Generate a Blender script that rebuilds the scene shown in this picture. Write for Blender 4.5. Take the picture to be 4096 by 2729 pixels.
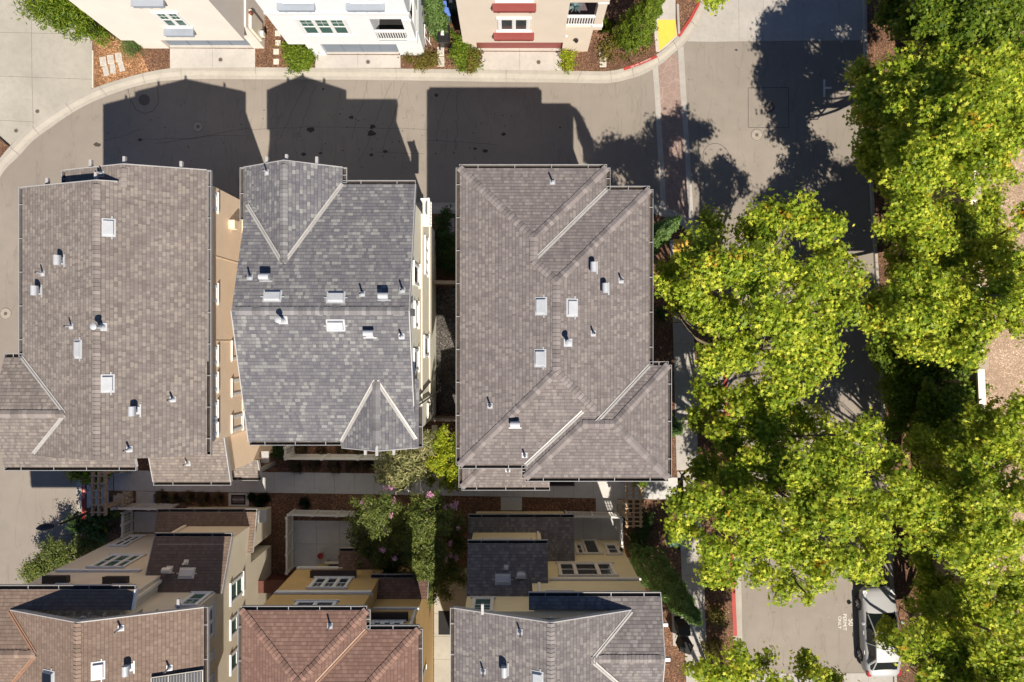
import bpy, bmesh, math, random
import numpy as np
from mathutils import Vector, Matrix

for o in list(bpy.data.objects): bpy.data.objects.remove(o)
SC = bpy.context.scene
COL = SC.collection
# ---------------------------------------------------------------- camera, sky, sun, exposure
H = 36.0; F = 2772.0; CX = 2048.0; CY = 1364.5; K = H / F     # drone 36 m up, looking straight down
cam_d = bpy.data.cameras.new('camera'); cam = bpy.data.objects.new('camera', cam_d); COL.objects.link(cam)
cam.location = (0, 0, H); cam.rotation_euler = (0, 0, 0)
cam_d.sensor_width = 36.0; cam_d.lens = F / 4096.0 * 36.0; cam_d.clip_start = 0.5; cam_d.clip_end = 2000
SC.camera = cam
W = bpy.data.worlds.new('World'); SC.world = W; W.use_nodes = True
nt = W.node_tree; nt.nodes.clear()
sky = nt.nodes.new('ShaderNodeTexSky'); sky.sky_type = 'NISHITA'; sky.sun_disc = False; sky.air_density = 0.9; sky.dust_density = 0.2; sky.ozone_density = 3.0
bg = nt.nodes.new('ShaderNodeBackground'); wo = nt.nodes.new('ShaderNodeOutputWorld')
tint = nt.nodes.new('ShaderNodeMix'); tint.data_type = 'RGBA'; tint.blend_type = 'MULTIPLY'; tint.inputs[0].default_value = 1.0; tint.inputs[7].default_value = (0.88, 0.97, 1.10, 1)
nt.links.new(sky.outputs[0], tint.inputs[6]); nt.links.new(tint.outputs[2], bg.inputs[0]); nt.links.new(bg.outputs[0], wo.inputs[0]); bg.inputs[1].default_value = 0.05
SUN = Vector((0.243, -0.684, 1.0)).normalized()
sky.sun_elevation = math.asin(SUN.z); sky.sun_rotation = math.atan2(SUN.x, SUN.y)
sd = bpy.data.lights.new('sun', 'SUN'); sd.energy = 5.0; sd.angle = math.radians(0.55); sd.color = (1.0, 0.89, 0.745)
so = bpy.data.objects.new('sun', sd); COL.objects.link(so); so.location = SUN * 80
so.rotation_euler = SUN.to_track_quat('Z', 'Y').to_euler()
SC.view_settings.view_transform = 'Standard'; SC.view_settings.look = 'None'; SC.view_settings.gamma = 1.0
SC.view_settings.exposure = 0.62
SC.render.engine = 'CYCLES'
SC.cycles.max_bounces = 6; SC.cycles.diffuse_bounces = 3; SC.cycles.transmission_bounces = 4

rnd = random.Random(7)
def P(px, py, h=0.0):
    s = (H - h) / F
    return Vector(((px - CX) * s, -(py - CY) * s, h))
def G(gx, gy, h=0.0): return Vector((gx * K, -gy * K, h))     # gx, gy: ground offsets from the point under the drone
def lin(r, g, b):
    f = lambda c: (c / 255 / 12.92) if c <= 10 else ((c / 255 + 0.055) / 1.055) ** 2.4
    return (f(r), f(g), f(b), 1)

# ---------------------------------------------------------------- mesh builder
class MB:
    def __init__(s): s.v = []; s.f = []; s.m = []; s.uv = []
    def face(s, pts, m=0, uv=None):
        b = len(s.v); s.v += [tuple(p) for p in pts]; s.f.append(list(range(b, b + len(pts)))); s.m.append(m)
        s.uv.append(uv if uv else [(0, 0)] * len(pts))
    def obox(s, o, u, w, n, u0, u1, w0, w1, n0, n1, m=0):
        o = Vector(o); c = lambda a, b, d: o + u * a + w * b + n * d
        p = [c(u0, w0, n0), c(u1, w0, n0), c(u1, w1, n0), c(u0, w1, n0), c(u0, w0, n1), c(u1, w0, n1), c(u1, w1, n1), c(u0, w1, n1)]
        for q in ((0, 3, 2, 1), (4, 5, 6, 7), (0, 1, 5, 4), (1, 2, 6, 5), (2, 3, 7, 6), (3, 0, 4, 7)):
            s.face([p[i] for i in q], m)
    def box(s, c, sx, sy, sz, rz=0.0, m=0):
        u = Vector((math.cos(rz), math.sin(rz), 0)); w = Vector((-math.sin(rz), math.cos(rz), 0))
        s.obox(c, u, w, Vector((0, 0, 1)), -sx / 2, sx / 2, -sy / 2, sy / 2, -sz / 2, sz / 2, m)
    def prism(s, xy, z0, z1, m=0, mtop=None):
        n = len(xy); ar = sum(xy[i][0] * xy[(i + 1) % n][1] - xy[(i + 1) % n][0] * xy[i][1] for i in range(n))
        if ar < 0: xy = xy[::-1]
        uvt = [(p[0], p[1]) for p in xy]
        s.face([(p[0], p[1], z1) for p in xy], m if mtop is None else mtop, uvt)
        s.face([(p[0], p[1], z0) for p in xy[::-1]], m)
        for i in range(n):
            a = xy[i]; b = xy[(i + 1) % n]
            s.face([(a[0], a[1], z0), (b[0], b[1], z0), (b[0], b[1], z1), (a[0], a[1], z1)], m)
    def tube(s, p0, p1, r0, r1=None, n=10, m=0, caps=True):
        p0 = Vector(p0); p1 = Vector(p1); r1 = r0 if r1 is None else r1
        d = (p1 - p0).normalized(); a = d.orthogonal().normalized(); b = d.cross(a)
        A = [p0 + (a * math.cos(t) + b * math.sin(t)) * r0 for t in [2 * math.pi * i / n for i in range(n)]]
        B = [p1 + (a * math.cos(t) + b * math.sin(t)) * r1 for t in [2 * math.pi * i / n for i in range(n)]]
        for i in range(n):
            j = (i + 1) % n; s.face([A[i], A[j], B[j], B[i]], m)
        if caps: s.face(A[::-1], m); s.face(B, m)
    def lathe(s, c, prof, n=16, m=0, axis=None):
        c = Vector(c); ax = Vector(axis) if axis else Vector((0, 0, 1)); a = ax.orthogonal().normalized(); b = ax.cross(a)
        rings = [[c + ax * z + (a * math.cos(2 * math.pi * i / n) + b * math.sin(2 * math.pi * i / n)) * r for i in range(n)] for r, z in prof]
        for k in range(len(rings) - 1):
            for i in range(n):
                j = (i + 1) % n; s.face([rings[k][i], rings[k][j], rings[k + 1][j], rings[k + 1][i]], m)
        s.face(rings[0][::-1], m); s.face(rings[-1], m)
    def build(s, name, mats, parent=None, smooth=False, weld=False):
        me = bpy.data.meshes.new(name); me.from_pydata(s.v, [], s.f)
        if not isinstance(mats, (list, tuple)): mats = [mats]
        for m in mats: me.materials.append(M[m] if isinstance(m, str) else m)
        me.polygons.foreach_set('material_index', s.m)
        l = me.uv_layers.new(name='UVMap'); l.data.foreach_set('uv', [c for f in s.uv for p in f for c in p])
        if weld:
            bm = bmesh.new(); bm.from_mesh(me); bmesh.ops.remove_doubles(bm, verts=bm.verts, dist=1e-4); bm.to_mesh(me); bm.free()
        if smooth: me.polygons.foreach_set('use_smooth', [True] * len(me.polygons))
        me.update()
        o = bpy.data.objects.new(name, me); COL.objects.link(o)
        if parent is not None: put(o, parent)
        return o
def put(o, parent):
    o.parent = parent; o.matrix_parent_inverse = parent.matrix_basis.inverted() if parent.parent is None else (parent.parent.matrix_basis @ parent.matrix_basis).inverted()
def fix(o, parent):
    pw = Matrix.Identity(4); q = parent
    while q is not None:
        loc = Matrix.LocRotScale(q.location, q.rotation_euler, q.scale); pw = (q.matrix_parent_inverse @ loc if q.parent else loc) @ pw; q = q.parent
    o.parent = parent; o.matrix_parent_inverse = pw.inverted()
put = fix
def tag(o, label=None, cat=None, group=None, kind=None):
    if label: o['label'] = label
    if cat: o['category'] = cat
    if group: o['group'] = group
    if kind: o['kind'] = kind
    return o
def thing(name, label, cat, loc=(0, 0, 0), rz=0.0, group=None):
    o = bpy.data.objects.new(name, None); COL.objects.link(o); o.location = loc; o.rotation_euler = (0, 0, rz); o.empty_display_size = 0.3
    return tag(o, label, cat, group)
def struct(mb, name, mats, **k): return tag(mb.build(name, mats, **k), kind='structure')
def kids(o): return [c for c in bpy.data.objects if c.parent == o]
def copy_tree(o, loc, label=None, rz=None, scale=None):
    def rec(src, par):
        c = src.copy(); COL.objects.link(c); c.parent = par
        if par is not None: c.matrix_parent_inverse = src.matrix_parent_inverse.copy()
        for ch in kids(src): rec(ch, c)
        return c
    r = rec(o, None); r.location = loc
    if rz is not None: r.rotation_euler = (0, 0, rz)
    if scale: r.scale = (scale,) * 3
    if label: r['label'] = label
    return r

# ---------------------------------------------------------------- materials
M = {}
class NT:
    def __init__(s, name):
        m = bpy.data.materials.new(name); m.use_nodes = True; s.mat = m; s.t = m.node_tree; s.t.nodes.clear()
        s.out = s.t.nodes.new('ShaderNodeOutputMaterial'); M[name] = m
    def n(s, typ, **kw):
        x = s.t.nodes.new('ShaderNode' + typ)
        for k, v in kw.items():
            if hasattr(x, k): setattr(x, k, v)
            else: x.inputs[k.replace('_', ' ')].default_value = v
        return x
    def l(s, a, b): s.t.links.new(a, b)
    def math(s, op, a, b=None, c=None):
        x = s.n('Math', operation=op)
        for i, v in enumerate((a, b, c)):
            if v is None: continue
            if isinstance(v, (int, float)): x.inputs[i].default_value = v
            else: s.l(v, x.inputs[i])
        return x.outputs[0]
    def mix(s, f, a, b, mode='MIX'):
        x = s.n('Mix', data_type='RGBA', blend_type=mode)
        for sock, v in ((x.inputs[0], f), (x.inputs[6], a), (x.inputs[7], b)):
            if isinstance(v, (int, float, tuple)): sock.default_value = v
            else: s.l(v, sock)
        return x.outputs[2]
    def noise(s, vec, scale, detail=4.0, rough=0.55):
        x = s.n('TexNoise', Scale=scale, Detail=detail, Roughness=rough)
        if vec is not None: s.l(vec, x.inputs['Vector'])
        return x
    def ramp(s, fac, stops, interp='LINEAR'):
        x = s.n('ValToRGB'); r = x.color_ramp; r.interpolation = interp
        while len(r.elements) < len(stops): r.elements.new(0.5)
        for e, (p, c) in zip(r.elements, stops): e.position = p; e.color = c if len(c) == 4 else (*c, 1)
        s.l(fac, x.inputs[0]); return x.outputs[0]
    def principled(s, col, rough=0.8, bump=None, bs=0.3, bd=0.01, **kw):
        p = s.n('BsdfPrincipled')
        if isinstance(col, tuple): p.inputs['Base Color'].default_value = col
        else: s.l(col, p.inputs['Base Color'])
        if isinstance(rough, (int, float)): p.inputs['Roughness'].default_value = rough
        else: s.l(rough, p.inputs['Roughness'])
        for k, v in kw.items(): p.inputs[k.replace('_', ' ')].default_value = v
        if bump is not None:
            b = s.n('Bump', Strength=bs, Distance=bd); s.l(bump, b.inputs['Height']); s.l(b.outputs[0], p.inputs['Normal'])
        s.l(p.outputs[0], s.out.inputs[0]); return p
def c4(c, k=1.0): return (c[0] * k, c[1] * k, c[2] * k, 1)
def plain(name, col, rough=0.6, var=0.12, sc=2.0, fine=60.0, bs=0.15, **kw):
    t = NT(name); g = t.n('NewGeometry').outputs['Position']
    a = t.noise(g, sc, 4); b = t.noise(g, fine, 3)
    m1 = t.mix(t.ramp(a.outputs[0], [(0.3, (0, 0, 0)), (0.7, (1, 1, 1))]), c4(col, 1 - var), c4(col, 1 + var))
    m2 = t.mix(t.math('MULTIPLY', b.outputs[0], 0.35), m1, c4(col, 0.8))
    t.principled(m2, rough, b.outputs[0], bs, 0.004, **kw); return t
plain('white_trim', (0.70, 0.73, 0.76), 0.45, 0.04, 3)
plain('white_fence', (0.62, 0.62, 0.60), 0.5, 0.08, 4)
plain('vent_metal', (0.42, 0.445, 0.48), 0.4, 0.08, 5)
plain('roof_trim', (0.37, 0.37, 0.375), 0.5, 0.1, 4)
plain('flashing', (0.38, 0.375, 0.365), 0.45, 0.12, 5)
plain('flashing_copper', (0.30, 0.18, 0.12), 0.5, 0.12, 5)
plain('gutter_metal', (0.34, 0.35, 0.365), 0.35, 0.1, 4)
plain('gutter_shade', (0.06, 0.045, 0.035), 0.95, 0.4, 8)
plain('dark_pipe', (0.02, 0.015, 0.012), 0.7, 0.2)
plain('stucco_cream', (0.72, 0.675, 0.635), 0.9, 0.04, 1.2, 90, 0.3)
plain('stucco_white', (0.70, 0.75, 0.80), 0.9, 0.03, 1.2, 90, 0.3)
plain('stucco_sand', (0.60, 0.54, 0.47), 0.9, 0.04, 1.2, 90, 0.3)
plain('stucco_tan', (0.84, 0.67, 0.51), 0.9, 0.05, 1.2, 90, 0.3)
plain('stucco_pale_green', (0.86, 0.86, 0.75), 0.9, 0.05, 1.2, 90, 0.3)
plain('stucco_beige', (0.62, 0.57, 0.47), 0.9, 0.05, 1.2, 90, 0.3)
plain('stucco_gold', (0.54, 0.38, 0.17), 0.9, 0.05, 1.2, 90, 0.3)
plain('stucco_yellow', (0.80, 0.69, 0.43), 0.9, 0.05, 1.2, 90, 0.3)
plain('siding_khaki', (0.36, 0.32, 0.25), 0.8, 0.05)
plain('shelf_blue', (0.27, 0.31, 0.37), 0.6, 0.08)
plain('shelf_red', (0.22, 0.05, 0.045), 0.6, 0.08)
plain('shelf_brown', (0.045, 0.03, 0.025), 0.6, 0.15)
plain('door_blue', (0.17, 0.21, 0.27), 0.5, 0.08, 1.0)
plain('door_red', (0.22, 0.06, 0.055), 0.5, 0.08, 1.0)
plain('trim_sand', (0.78, 0.73, 0.64), 0.6, 0.05)
plain('cedar', (0.40, 0.28, 0.17), 0.75, 0.2, 6)
plain('old_wood', (0.30, 0.245, 0.195), 0.85, 0.2, 6)
plain('red_wood', (0.10, 0.03, 0.02), 0.75, 0.25, 6)
plain('stone', (0.34, 0.30, 0.25), 0.85, 0.25, 5, 40, 0.5)
plain('bin_black', (0.016, 0.016, 0.018), 0.42, 0.15)
plain('bin_blue', (0.10, 0.19, 0.55), 0.45, 0.1)
plain('bin_green', (0.012, 0.045, 0.03), 0.45, 0.1)
plain('label_paper', (0.6, 0.6, 0.6), 0.7, 0.3, 30)
plain('utility_green', (0.10, 0.27, 0.19), 0.5, 0.08)
plain('black_metal', (0.016, 0.016, 0.018), 0.35, 0.1)
plain('iron', (0.10, 0.088, 0.082), 0.6, 0.25, 12, 80, 0.5)
plain('concrete_ring', (0.30, 0.27, 0.23), 0.9, 0.15, 8)
plain('seam', (0.05, 0.043, 0.038), 0.95, 0.3, 10)
plain('rubber', (0.018, 0.018, 0.018), 0.9, 0.1)
plain('paint_white', (0.62, 0.62, 0.60), 0.8, 0.25, 9)
plain('paint_red', (0.33, 0.04, 0.03), 0.7, 0.15, 6)
plain('paint_yellow', (0.78, 0.48, 0.07), 0.75, 0.08, 4)
plain('pot_red', (0.30, 0.03, 0.03), 0.5, 0.1)
plain('pot_clay', (0.22, 0.08, 0.05), 0.7, 0.1)
plain('mat_black', (0.012, 0.012, 0.014), 0.95, 0.2)
plain('mat_mauve', (0.10, 0.075, 0.09), 0.95, 0.3, 20)
plain('valve_lid', (0.42, 0.40, 0.37), 0.8, 0.2, 9)
plain('paver', (0.55, 0.51, 0.45), 0.9, 0.15, 6)
plain('car_tyre', (0.012, 0.012, 0.012), 0.8, 0.1)
plain('soundwall', (0.34, 0.28, 0.22), 0.9, 0.1, 0.8)
plain('bark', (0.16, 0.12, 0.085), 0.9, 0.3, 6, 30, 0.6)
plain('copper_lamp', (0.16, 0.05, 0.03), 0.5, 0.1)
t = NT('car_paint'); t.principled((0.34, 0.35, 0.365, 1), 0.5, None, Metallic=0.1, Coat_Weight=0.15)
t = NT('car_glass'); t.principled((0.012, 0.016, 0.016, 1), 0.05)
t = NT('chrome'); t.principled((0.55, 0.56, 0.58, 1), 0.25, None, Metallic=0.9)
t = NT('lamp_lens'); t.principled((0.7, 0.72, 0.74, 1), 0.1)
t = NT('tail_red'); t.principled((0.3, 0.01, 0.01, 1), 0.2)
t = NT('pane_green')
g = t.n('NewGeometry').outputs['Position']; nz = t.noise(g, 1.4, 2)
t.principled(t.mix(nz.outputs[0], (0.035, 0.085, 0.075, 1), (0.085, 0.165, 0.148, 1)), 0.12)
t = NT('pane_dark')
g = t.n('NewGeometry').outputs['Position']; nz = t.noise(g, 1.6, 2)
t.principled(t.mix(nz.outputs[0], (0.015, 0.017, 0.018, 1), (0.07, 0.08, 0.085, 1)), 0.08)
t = NT('pane_pale')
t.principled((0.55, 0.55, 0.56, 1), 0.25)
t = NT('skylight_glass'); t.principled((0.01, 0.011, 0.014, 1), 0.08)

def asphalt():
    t = NT('asphalt'); g = t.n('NewGeometry').outputs['Position']
    big = t.noise(g, 0.16, 5, 0.6); mid = t.noise(g, 1.6, 5, 0.6); fine = t.noise(g, 45, 3, 0.7)
    c = t.mix(t.ramp(big.outputs[0], [(0.35, (0, 0, 0)), (0.65, (1, 1, 1))]), (0.215, 0.192, 0.168, 1), (0.272, 0.243, 0.213, 1))
    c = t.mix(t.ramp(mid.outputs[0], [(0.35, (0, 0, 0)), (0.75, (0.45, 0.45, 0.45))]), c, (0.20, 0.18, 0.158, 1))
    c = t.mix(t.ramp(fine.outputs[0], [(0.35, (0.32, 0.32, 0.32)), (0.6, (0, 0, 0))]), c, (0.11, 0.10, 0.088, 1))
    # oil drips and old stains
    v = t.n('TexVoronoi', Scale=0.9); v.feature = 'F1'
    wr = t.n('VectorMath', operation='ADD'); t.l(g, wr.inputs[0])
    ns = t.noise(g, 3.0, 3); t.l(ns.outputs['Color'], wr.inputs[1]); t.l(wr.outputs[0], v.inputs['Vector'])
    spot = t.ramp(v.outputs['Distance'], [(0.03, (1, 1, 1)), (0.09, (0, 0, 0))])
    gate = t.ramp(t.noise(g, 0.35, 2).outputs[0], [(0.5, (0, 0, 0)), (0.62, (1, 1, 1))])
    c = t.mix(t.math('MULTIPLY', t.math('MULTIPLY', spot, gate), 0.6), c, (0.045, 0.04, 0.036, 1))
    # wavering run-off streaks, long in one direction
    mp = t.n('Mapping'); mp.inputs['Rotation'].default_value = (0, 0, -0.32); mp.inputs['Scale'].default_value = (1.0, 0.16, 1); t.l(g, mp.inputs[0])
    wv = t.noise(mp.outputs[0], 1.25, 3, 0.5)
    line = t.ramp(t.math('ABSOLUTE', t.math('SUBTRACT', wv.outputs[0], 0.53)), [(0.0, (1, 1, 1)), (0.012, (0, 0, 0))])
    c = t.mix(t.math('MULTIPLY', line, 0.28), c, (0.10, 0.088, 0.076, 1))
    # white grit
    vg = t.n('TexVoronoi', Scale=14.0); t.l(g, vg.inputs['Vector'])
    wn = t.ramp(vg.outputs['Color'], [(0.975, (0, 0, 0)), (0.98, (1, 1, 1))])
    gr = t.math('MULTIPLY', wn, t.ramp(vg.outputs['Distance'], [(0.15, (1, 1, 1)), (0.2, (0, 0, 0))]))
    c = t.mix(t.math('MULTIPLY', gr, 0.6), c, (0.5, 0.48, 0.44, 1))
    t.principled(c, 0.92, fine.outputs[0], 0.5, 0.006)
asphalt()
def concrete(name, col, joints=None):
    t = NT(name); g = t.n('NewGeometry').outputs['Position']
    big = t.noise(g, 0.5, 5, 0.6); mid = t.noise(g, 4.5, 5, 0.65); fine = t.noise(g, 70, 2)
    c = t.mix(t.ramp(big.outputs[0], [(0.32, (0, 0, 0)), (0.68, (1, 1, 1))]), c4(col, 0.86), c4(col, 1.08))
    c = t.mix(t.ramp(mid.outputs[0], [(0.45, (0, 0, 0)), (0.8, (0.55, 0.55, 0.55))]), c, c4(col, 0.68))
    c = t.mix(t.math('MULTIPLY', fine.outputs[0], 0.22), c, c4(col, 0.7))
    t.principled(c, 0.9, fine.outputs[0], 0.25, 0.004)
concrete('concrete', (0.37, 0.355, 0.335)); concrete('concrete_gutter', (0.36, 0.34, 0.305)); concrete('concrete_walk', (0.48, 0.48, 0.475))
concrete('concrete_bright', (0.45, 0.43, 0.405)); concrete('concrete_warm', (0.35, 0.335, 0.295))
def mulch(name, a, b, d):
    t = NT(name); g = t.n('NewGeometry').outputs['Position']
    mp = t.n('Mapping'); mp.inputs['Scale'].default_value = (1, 1, 1); t.l(g, mp.inputs[0])
    v = t.n('TexVoronoi', Scale=26.0); wr = t.n('VectorMath', operation='ADD'); t.l(g, wr.inputs[0])
    n1 = t.noise(g, 12, 2); sc = t.n('VectorMath', operation='SCALE'); sc.inputs['Scale'].default_value = 0.12
    t.l(n1.outputs['Color'], sc.inputs[0]); t.l(sc.outputs[0], wr.inputs[1]); t.l(wr.outputs[0], v.inputs['Vector'])
    sep = t.n('SeparateColor'); t.l(v.outputs['Color'], sep.inputs[0])
    c = t.ramp(sep.outputs[0], [(0.0, d), (0.35, a), (0.75, b), (0.97, tuple(min(1, x * 1.9) for x in b))])
    big = t.noise(g, 0.8, 4)
    c = t.mix(t.ramp(big.outputs[0], [(0.35, (0.55, 0.55, 0.55)), (0.65, (0, 0, 0))]), c, (*d, 1))
    t.principled(c, 0.95, sep.outputs[0], 0.9, 0.03)
mulch('mulch', (0.125, 0.062, 0.036), (0.21, 0.115, 0.068), (0.055, 0.028, 0.018))
mulch('mulch_orange', (0.23, 0.11, 0.05), (0.37, 0.21, 0.11), (0.12, 0.055, 0.025))
mulch('gravel_dark', (0.055, 0.05, 0.048), (0.12, 0.11, 0.105), (0.018, 0.016, 0.016))
mulch('dirt_field', (0.36, 0.26, 0.18), (0.44, 0.33, 0.24), (0.26, 0.18, 0.12))
def stamped():
    t = NT('stamped_red'); g = t.n('NewGeometry').outputs['Position']
    v = t.n('TexVoronoi', Scale=2.6); v.feature = 'DISTANCE_TO_EDGE'; t.l(g, v.inputs['Vector'])
    e = t.ramp(v.outputs['Distance'], [(0.015, (1, 1, 1)), (0.05, (0, 0, 0))])
    n = t.noise(g, 1.5, 5); c = t.mix(n.outputs[0], (0.20, 0.14, 0.125, 1), (0.30, 0.22, 0.19, 1))
    c = t.mix(t.math('MULTIPLY', e, 0.5), c, (0.36, 0.29, 0.25, 1))
    t.principled(c, 0.85, v.outputs['Distance'], 0.3, 0.02)
stamped()
def shingle(name, tones, course=0.135, tab=0.125, edge=0.55, seed=0.0):
    """laminated shingles in slope space: u along the eave, v up the slope (metres)"""
    t = NT(name); uv = t.n('UVMap'); uv.uv_map = 'UVMap'; sp = t.n('SeparateXYZ'); t.l(uv.outputs[0], sp.inputs[0])
    U, V = sp.outputs[0], sp.outputs[1]
    vv = t.math('DIVIDE', V, course); row = t.math('FLOOR', vv); fv = t.math('FRACT', vv)
    w1 = t.n('TexWhiteNoise', noise_dimensions='1D'); t.l(t.math('ADD', row, seed), w1.inputs['W'])
    uo = t.math('ADD', t.math('DIVIDE', U, tab), t.math('MULTIPLY', w1.outputs['Value'], 17.0))
    cell0 = t.math('FLOOR', uo)
    wj = t.n('TexWhiteNoise', noise_dimensions='2D'); cj = t.n('CombineXYZ'); t.l(cell0, cj.inputs[0]); t.l(row, cj.inputs[1]); t.l(cj.outputs[0], wj.inputs['Vector'])
    # jitter each tab's right edge so that widths differ
    thr = t.math('ADD', t.math('MULTIPLY', wj.outputs['Value'], 0.6), 0.15)
    cell = t.math('ADD', cell0, t.math('GREATER_THAN', t.math('FRACT', uo), thr))
    cc = t.n('CombineXYZ'); t.l(cell, cc.inputs[0]); t.l(row, cc.inputs[1])
    w2 = t.n('TexWhiteNoise', noise_dimensions='2D'); t.l(cc.outputs[0], w2.inputs['Vector'])
    st = [(i / len(tones), c) for i, c in enumerate(tones)]
    c = t.ramp(w2.outputs['Value'], st, 'CONSTANT')
    g = t.n('NewGeometry').outputs['Position']
    bn = t.noise(g, 0.55, 3); c = t.mix(t.ramp(bn.outputs[0], [(0.35, (0.32, 0.32, 0.32)), (0.65, (0, 0, 0))]), c, c4(tones[0], 0.76))
    mps = t.n('Mapping'); mps.inputs['Scale'].default_value = (3.2, 0.22, 1); t.l(uv.outputs[0], mps.inputs[0]); sn = t.noise(mps.outputs[0], 1.0, 4, 0.6)
    c = t.mix(t.ramp(sn.outputs[0], [(0.56, (0, 0, 0)), (0.72, (0.34, 0.34, 0.34))]), c, c4(tones[0], 0.66))
    gr = t.noise(g, 120, 2, 0.7); c = t.mix(t.math('MULTIPLY', gr.outputs[0], 0.38), c, c4(tones[0], 0.62))
    # gap shade under each course's butt edge, painted into the colour; dark tab joints
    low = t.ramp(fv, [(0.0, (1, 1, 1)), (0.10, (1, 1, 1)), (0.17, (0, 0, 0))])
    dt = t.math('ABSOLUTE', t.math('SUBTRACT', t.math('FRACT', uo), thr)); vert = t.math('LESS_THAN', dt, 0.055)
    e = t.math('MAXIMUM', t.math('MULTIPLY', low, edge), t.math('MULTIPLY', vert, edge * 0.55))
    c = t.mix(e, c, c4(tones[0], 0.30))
    hgt = t.math('ADD', t.math('MULTIPLY', t.math('SUBTRACT', 1.0, fv), 1.0), t.math('MULTIPLY', w2.outputs['Value'], 0.5))
    t.principled(c, 0.93, hgt, 0.85, 0.018)
T_tan = [(0.160, 0.138, 0.129), (0.189, 0.166, 0.156), (0.209, 0.186, 0.176), (0.242, 0.216, 0.199), (0.199, 0.176, 0.167), (0.276, 0.246, 0.220)]
T_gry = [(0.118, 0.118, 0.137), (0.16, 0.16, 0.175), (0.188, 0.188, 0.197), (0.134, 0.134, 0.153), (0.213, 0.213, 0.217), (0.148, 0.148, 0.165), (0.275, 0.285, 0.28), (0.172, 0.172, 0.184)]
T_mauve = [(0.150, 0.132, 0.132), (0.175, 0.154, 0.154), (0.194, 0.174, 0.172), (0.218, 0.195, 0.189), (0.184, 0.163, 0.163), (0.247, 0.225, 0.213)]
T_brn = [(0.17, 0.122, 0.096), (0.195, 0.142, 0.113), (0.215, 0.158, 0.127), (0.188, 0.135, 0.108), (0.232, 0.174, 0.14)]
T_red = [(0.165, 0.095, 0.075), (0.19, 0.113, 0.090), (0.21, 0.127, 0.101), (0.175, 0.102, 0.082), (0.232, 0.146, 0.117)]
T_slt = [(0.14, 0.128, 0.132), (0.18, 0.166, 0.167), (0.21, 0.194, 0.192), (0.165, 0.152, 0.155), (0.25, 0.235, 0.226)]
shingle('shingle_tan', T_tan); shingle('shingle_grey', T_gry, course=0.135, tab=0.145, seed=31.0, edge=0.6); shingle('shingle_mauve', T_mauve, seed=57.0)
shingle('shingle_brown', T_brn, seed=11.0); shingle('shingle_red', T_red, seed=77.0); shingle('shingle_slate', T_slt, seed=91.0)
def capmat(name, tones):
    t = NT(name); g = t.n('NewGeometry'); n = t.noise(g.outputs['Position'], 90, 2)
    c = t.ramp(g.outputs['Random Per Island'], [(i / len(tones), x) for i, x in enumerate(tones)], 'CONSTANT')
    c = t.mix(t.math('MULTIPLY', n.outputs[0], 0.35), c, c4(tones[0], 0.65)); t.principled(c, 0.93, n.outputs[0], 0.3, 0.005)
for nm, T in (('tan', T_tan), ('grey', T_gry), ('mauve', T_mauve), ('brown', T_brn), ('red', T_red), ('slate', T_slt)):
    capmat('cap_' + nm, [tuple(x * k for x in T[2]) for k in (.82, 1.0, 1.3, .9, 1.12, 1.0, .74, 1.18)])
def leafmat(name, a, b, c3, trans=0.35, odd=None, hue=0.6):
    t = NT(name); g = t.n('NewGeometry'); n = t.noise(g.outputs['Position'], hue, 3)
    f = t.math('ADD', t.math('MULTIPLY', g.outputs['Random Per Island'], 0.6), t.math('MULTIPLY', n.outputs[0], 0.5))
    st = [(0.15, a), (0.55, b), (0.9, c3)]
    col = t.ramp(f, st)
    if odd:
        w = t.n('TexWhiteNoise', noise_dimensions='1D'); t.l(g.outputs['Random Per Island'], w.inputs['W'])
        n2 = t.noise(g.outputs['Position'], 1.1, 2)
        gate = t.math('MULTIPLY', t.math('GREATER_THAN', w.outputs['Value'], 0.55), t.ramp(n2.outputs[0], [(0.64, (0, 0, 0)), (0.70, (1, 1, 1))]))
        col = t.mix(gate, col, (*odd, 1))
    d = t.n('BsdfPrincipled'); d.inputs['Roughness'].default_value = 0.5; d.inputs['Specular IOR Level'].default_value = 0.22; t.l(col, d.inputs['Base Color'])
    tr = t.n('BsdfTranslucent'); t.l(t.mix(0.5, col, (*[min(1, x * 1.5) for x in c3], 1)), tr.inputs[0])
    ms = t.n('MixShader'); ms.inputs[0].default_value = trans; t.l(d.outputs[0], ms.inputs[1]); t.l(tr.outputs[0], ms.inputs[2]); t.l(ms.outputs[0], t.out.inputs[0])
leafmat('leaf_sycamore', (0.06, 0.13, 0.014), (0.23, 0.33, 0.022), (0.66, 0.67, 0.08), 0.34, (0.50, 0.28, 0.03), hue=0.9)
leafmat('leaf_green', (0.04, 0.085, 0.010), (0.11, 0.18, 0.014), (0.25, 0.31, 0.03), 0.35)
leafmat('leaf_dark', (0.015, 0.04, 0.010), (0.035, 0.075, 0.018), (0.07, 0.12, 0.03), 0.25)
leafmat('leaf_loquat', (0.07, 0.09, 0.03), (0.18, 0.19, 0.075), (0.40, 0.38, 0.19), 0.2)
leafmat('leaf_lime', (0.06, 0.12, 0.01), (0.20, 0.28, 0.015), (0.52, 0.50, 0.04), 0.35)
leafmat('leaf_conifer', (0.03, 0.075, 0.018), (0.08, 0.15, 0.035), (0.19, 0.27, 0.09), 0.2)
leafmat('leaf_bronze', (0.06, 0.055, 0.012), (0.13, 0.12, 0.025), (0.24, 0.18, 0.04), 0.3)
leafmat('grass_dry', (0.20, 0.15, 0.08), (0.32, 0.25, 0.13), (0.45, 0.36, 0.2), 0.2)
leafmat('petal_pink', (0.50, 0.22, 0.38), (0.68, 0.36, 0.55), (0.85, 0.60, 0.75), 0.3)
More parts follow.
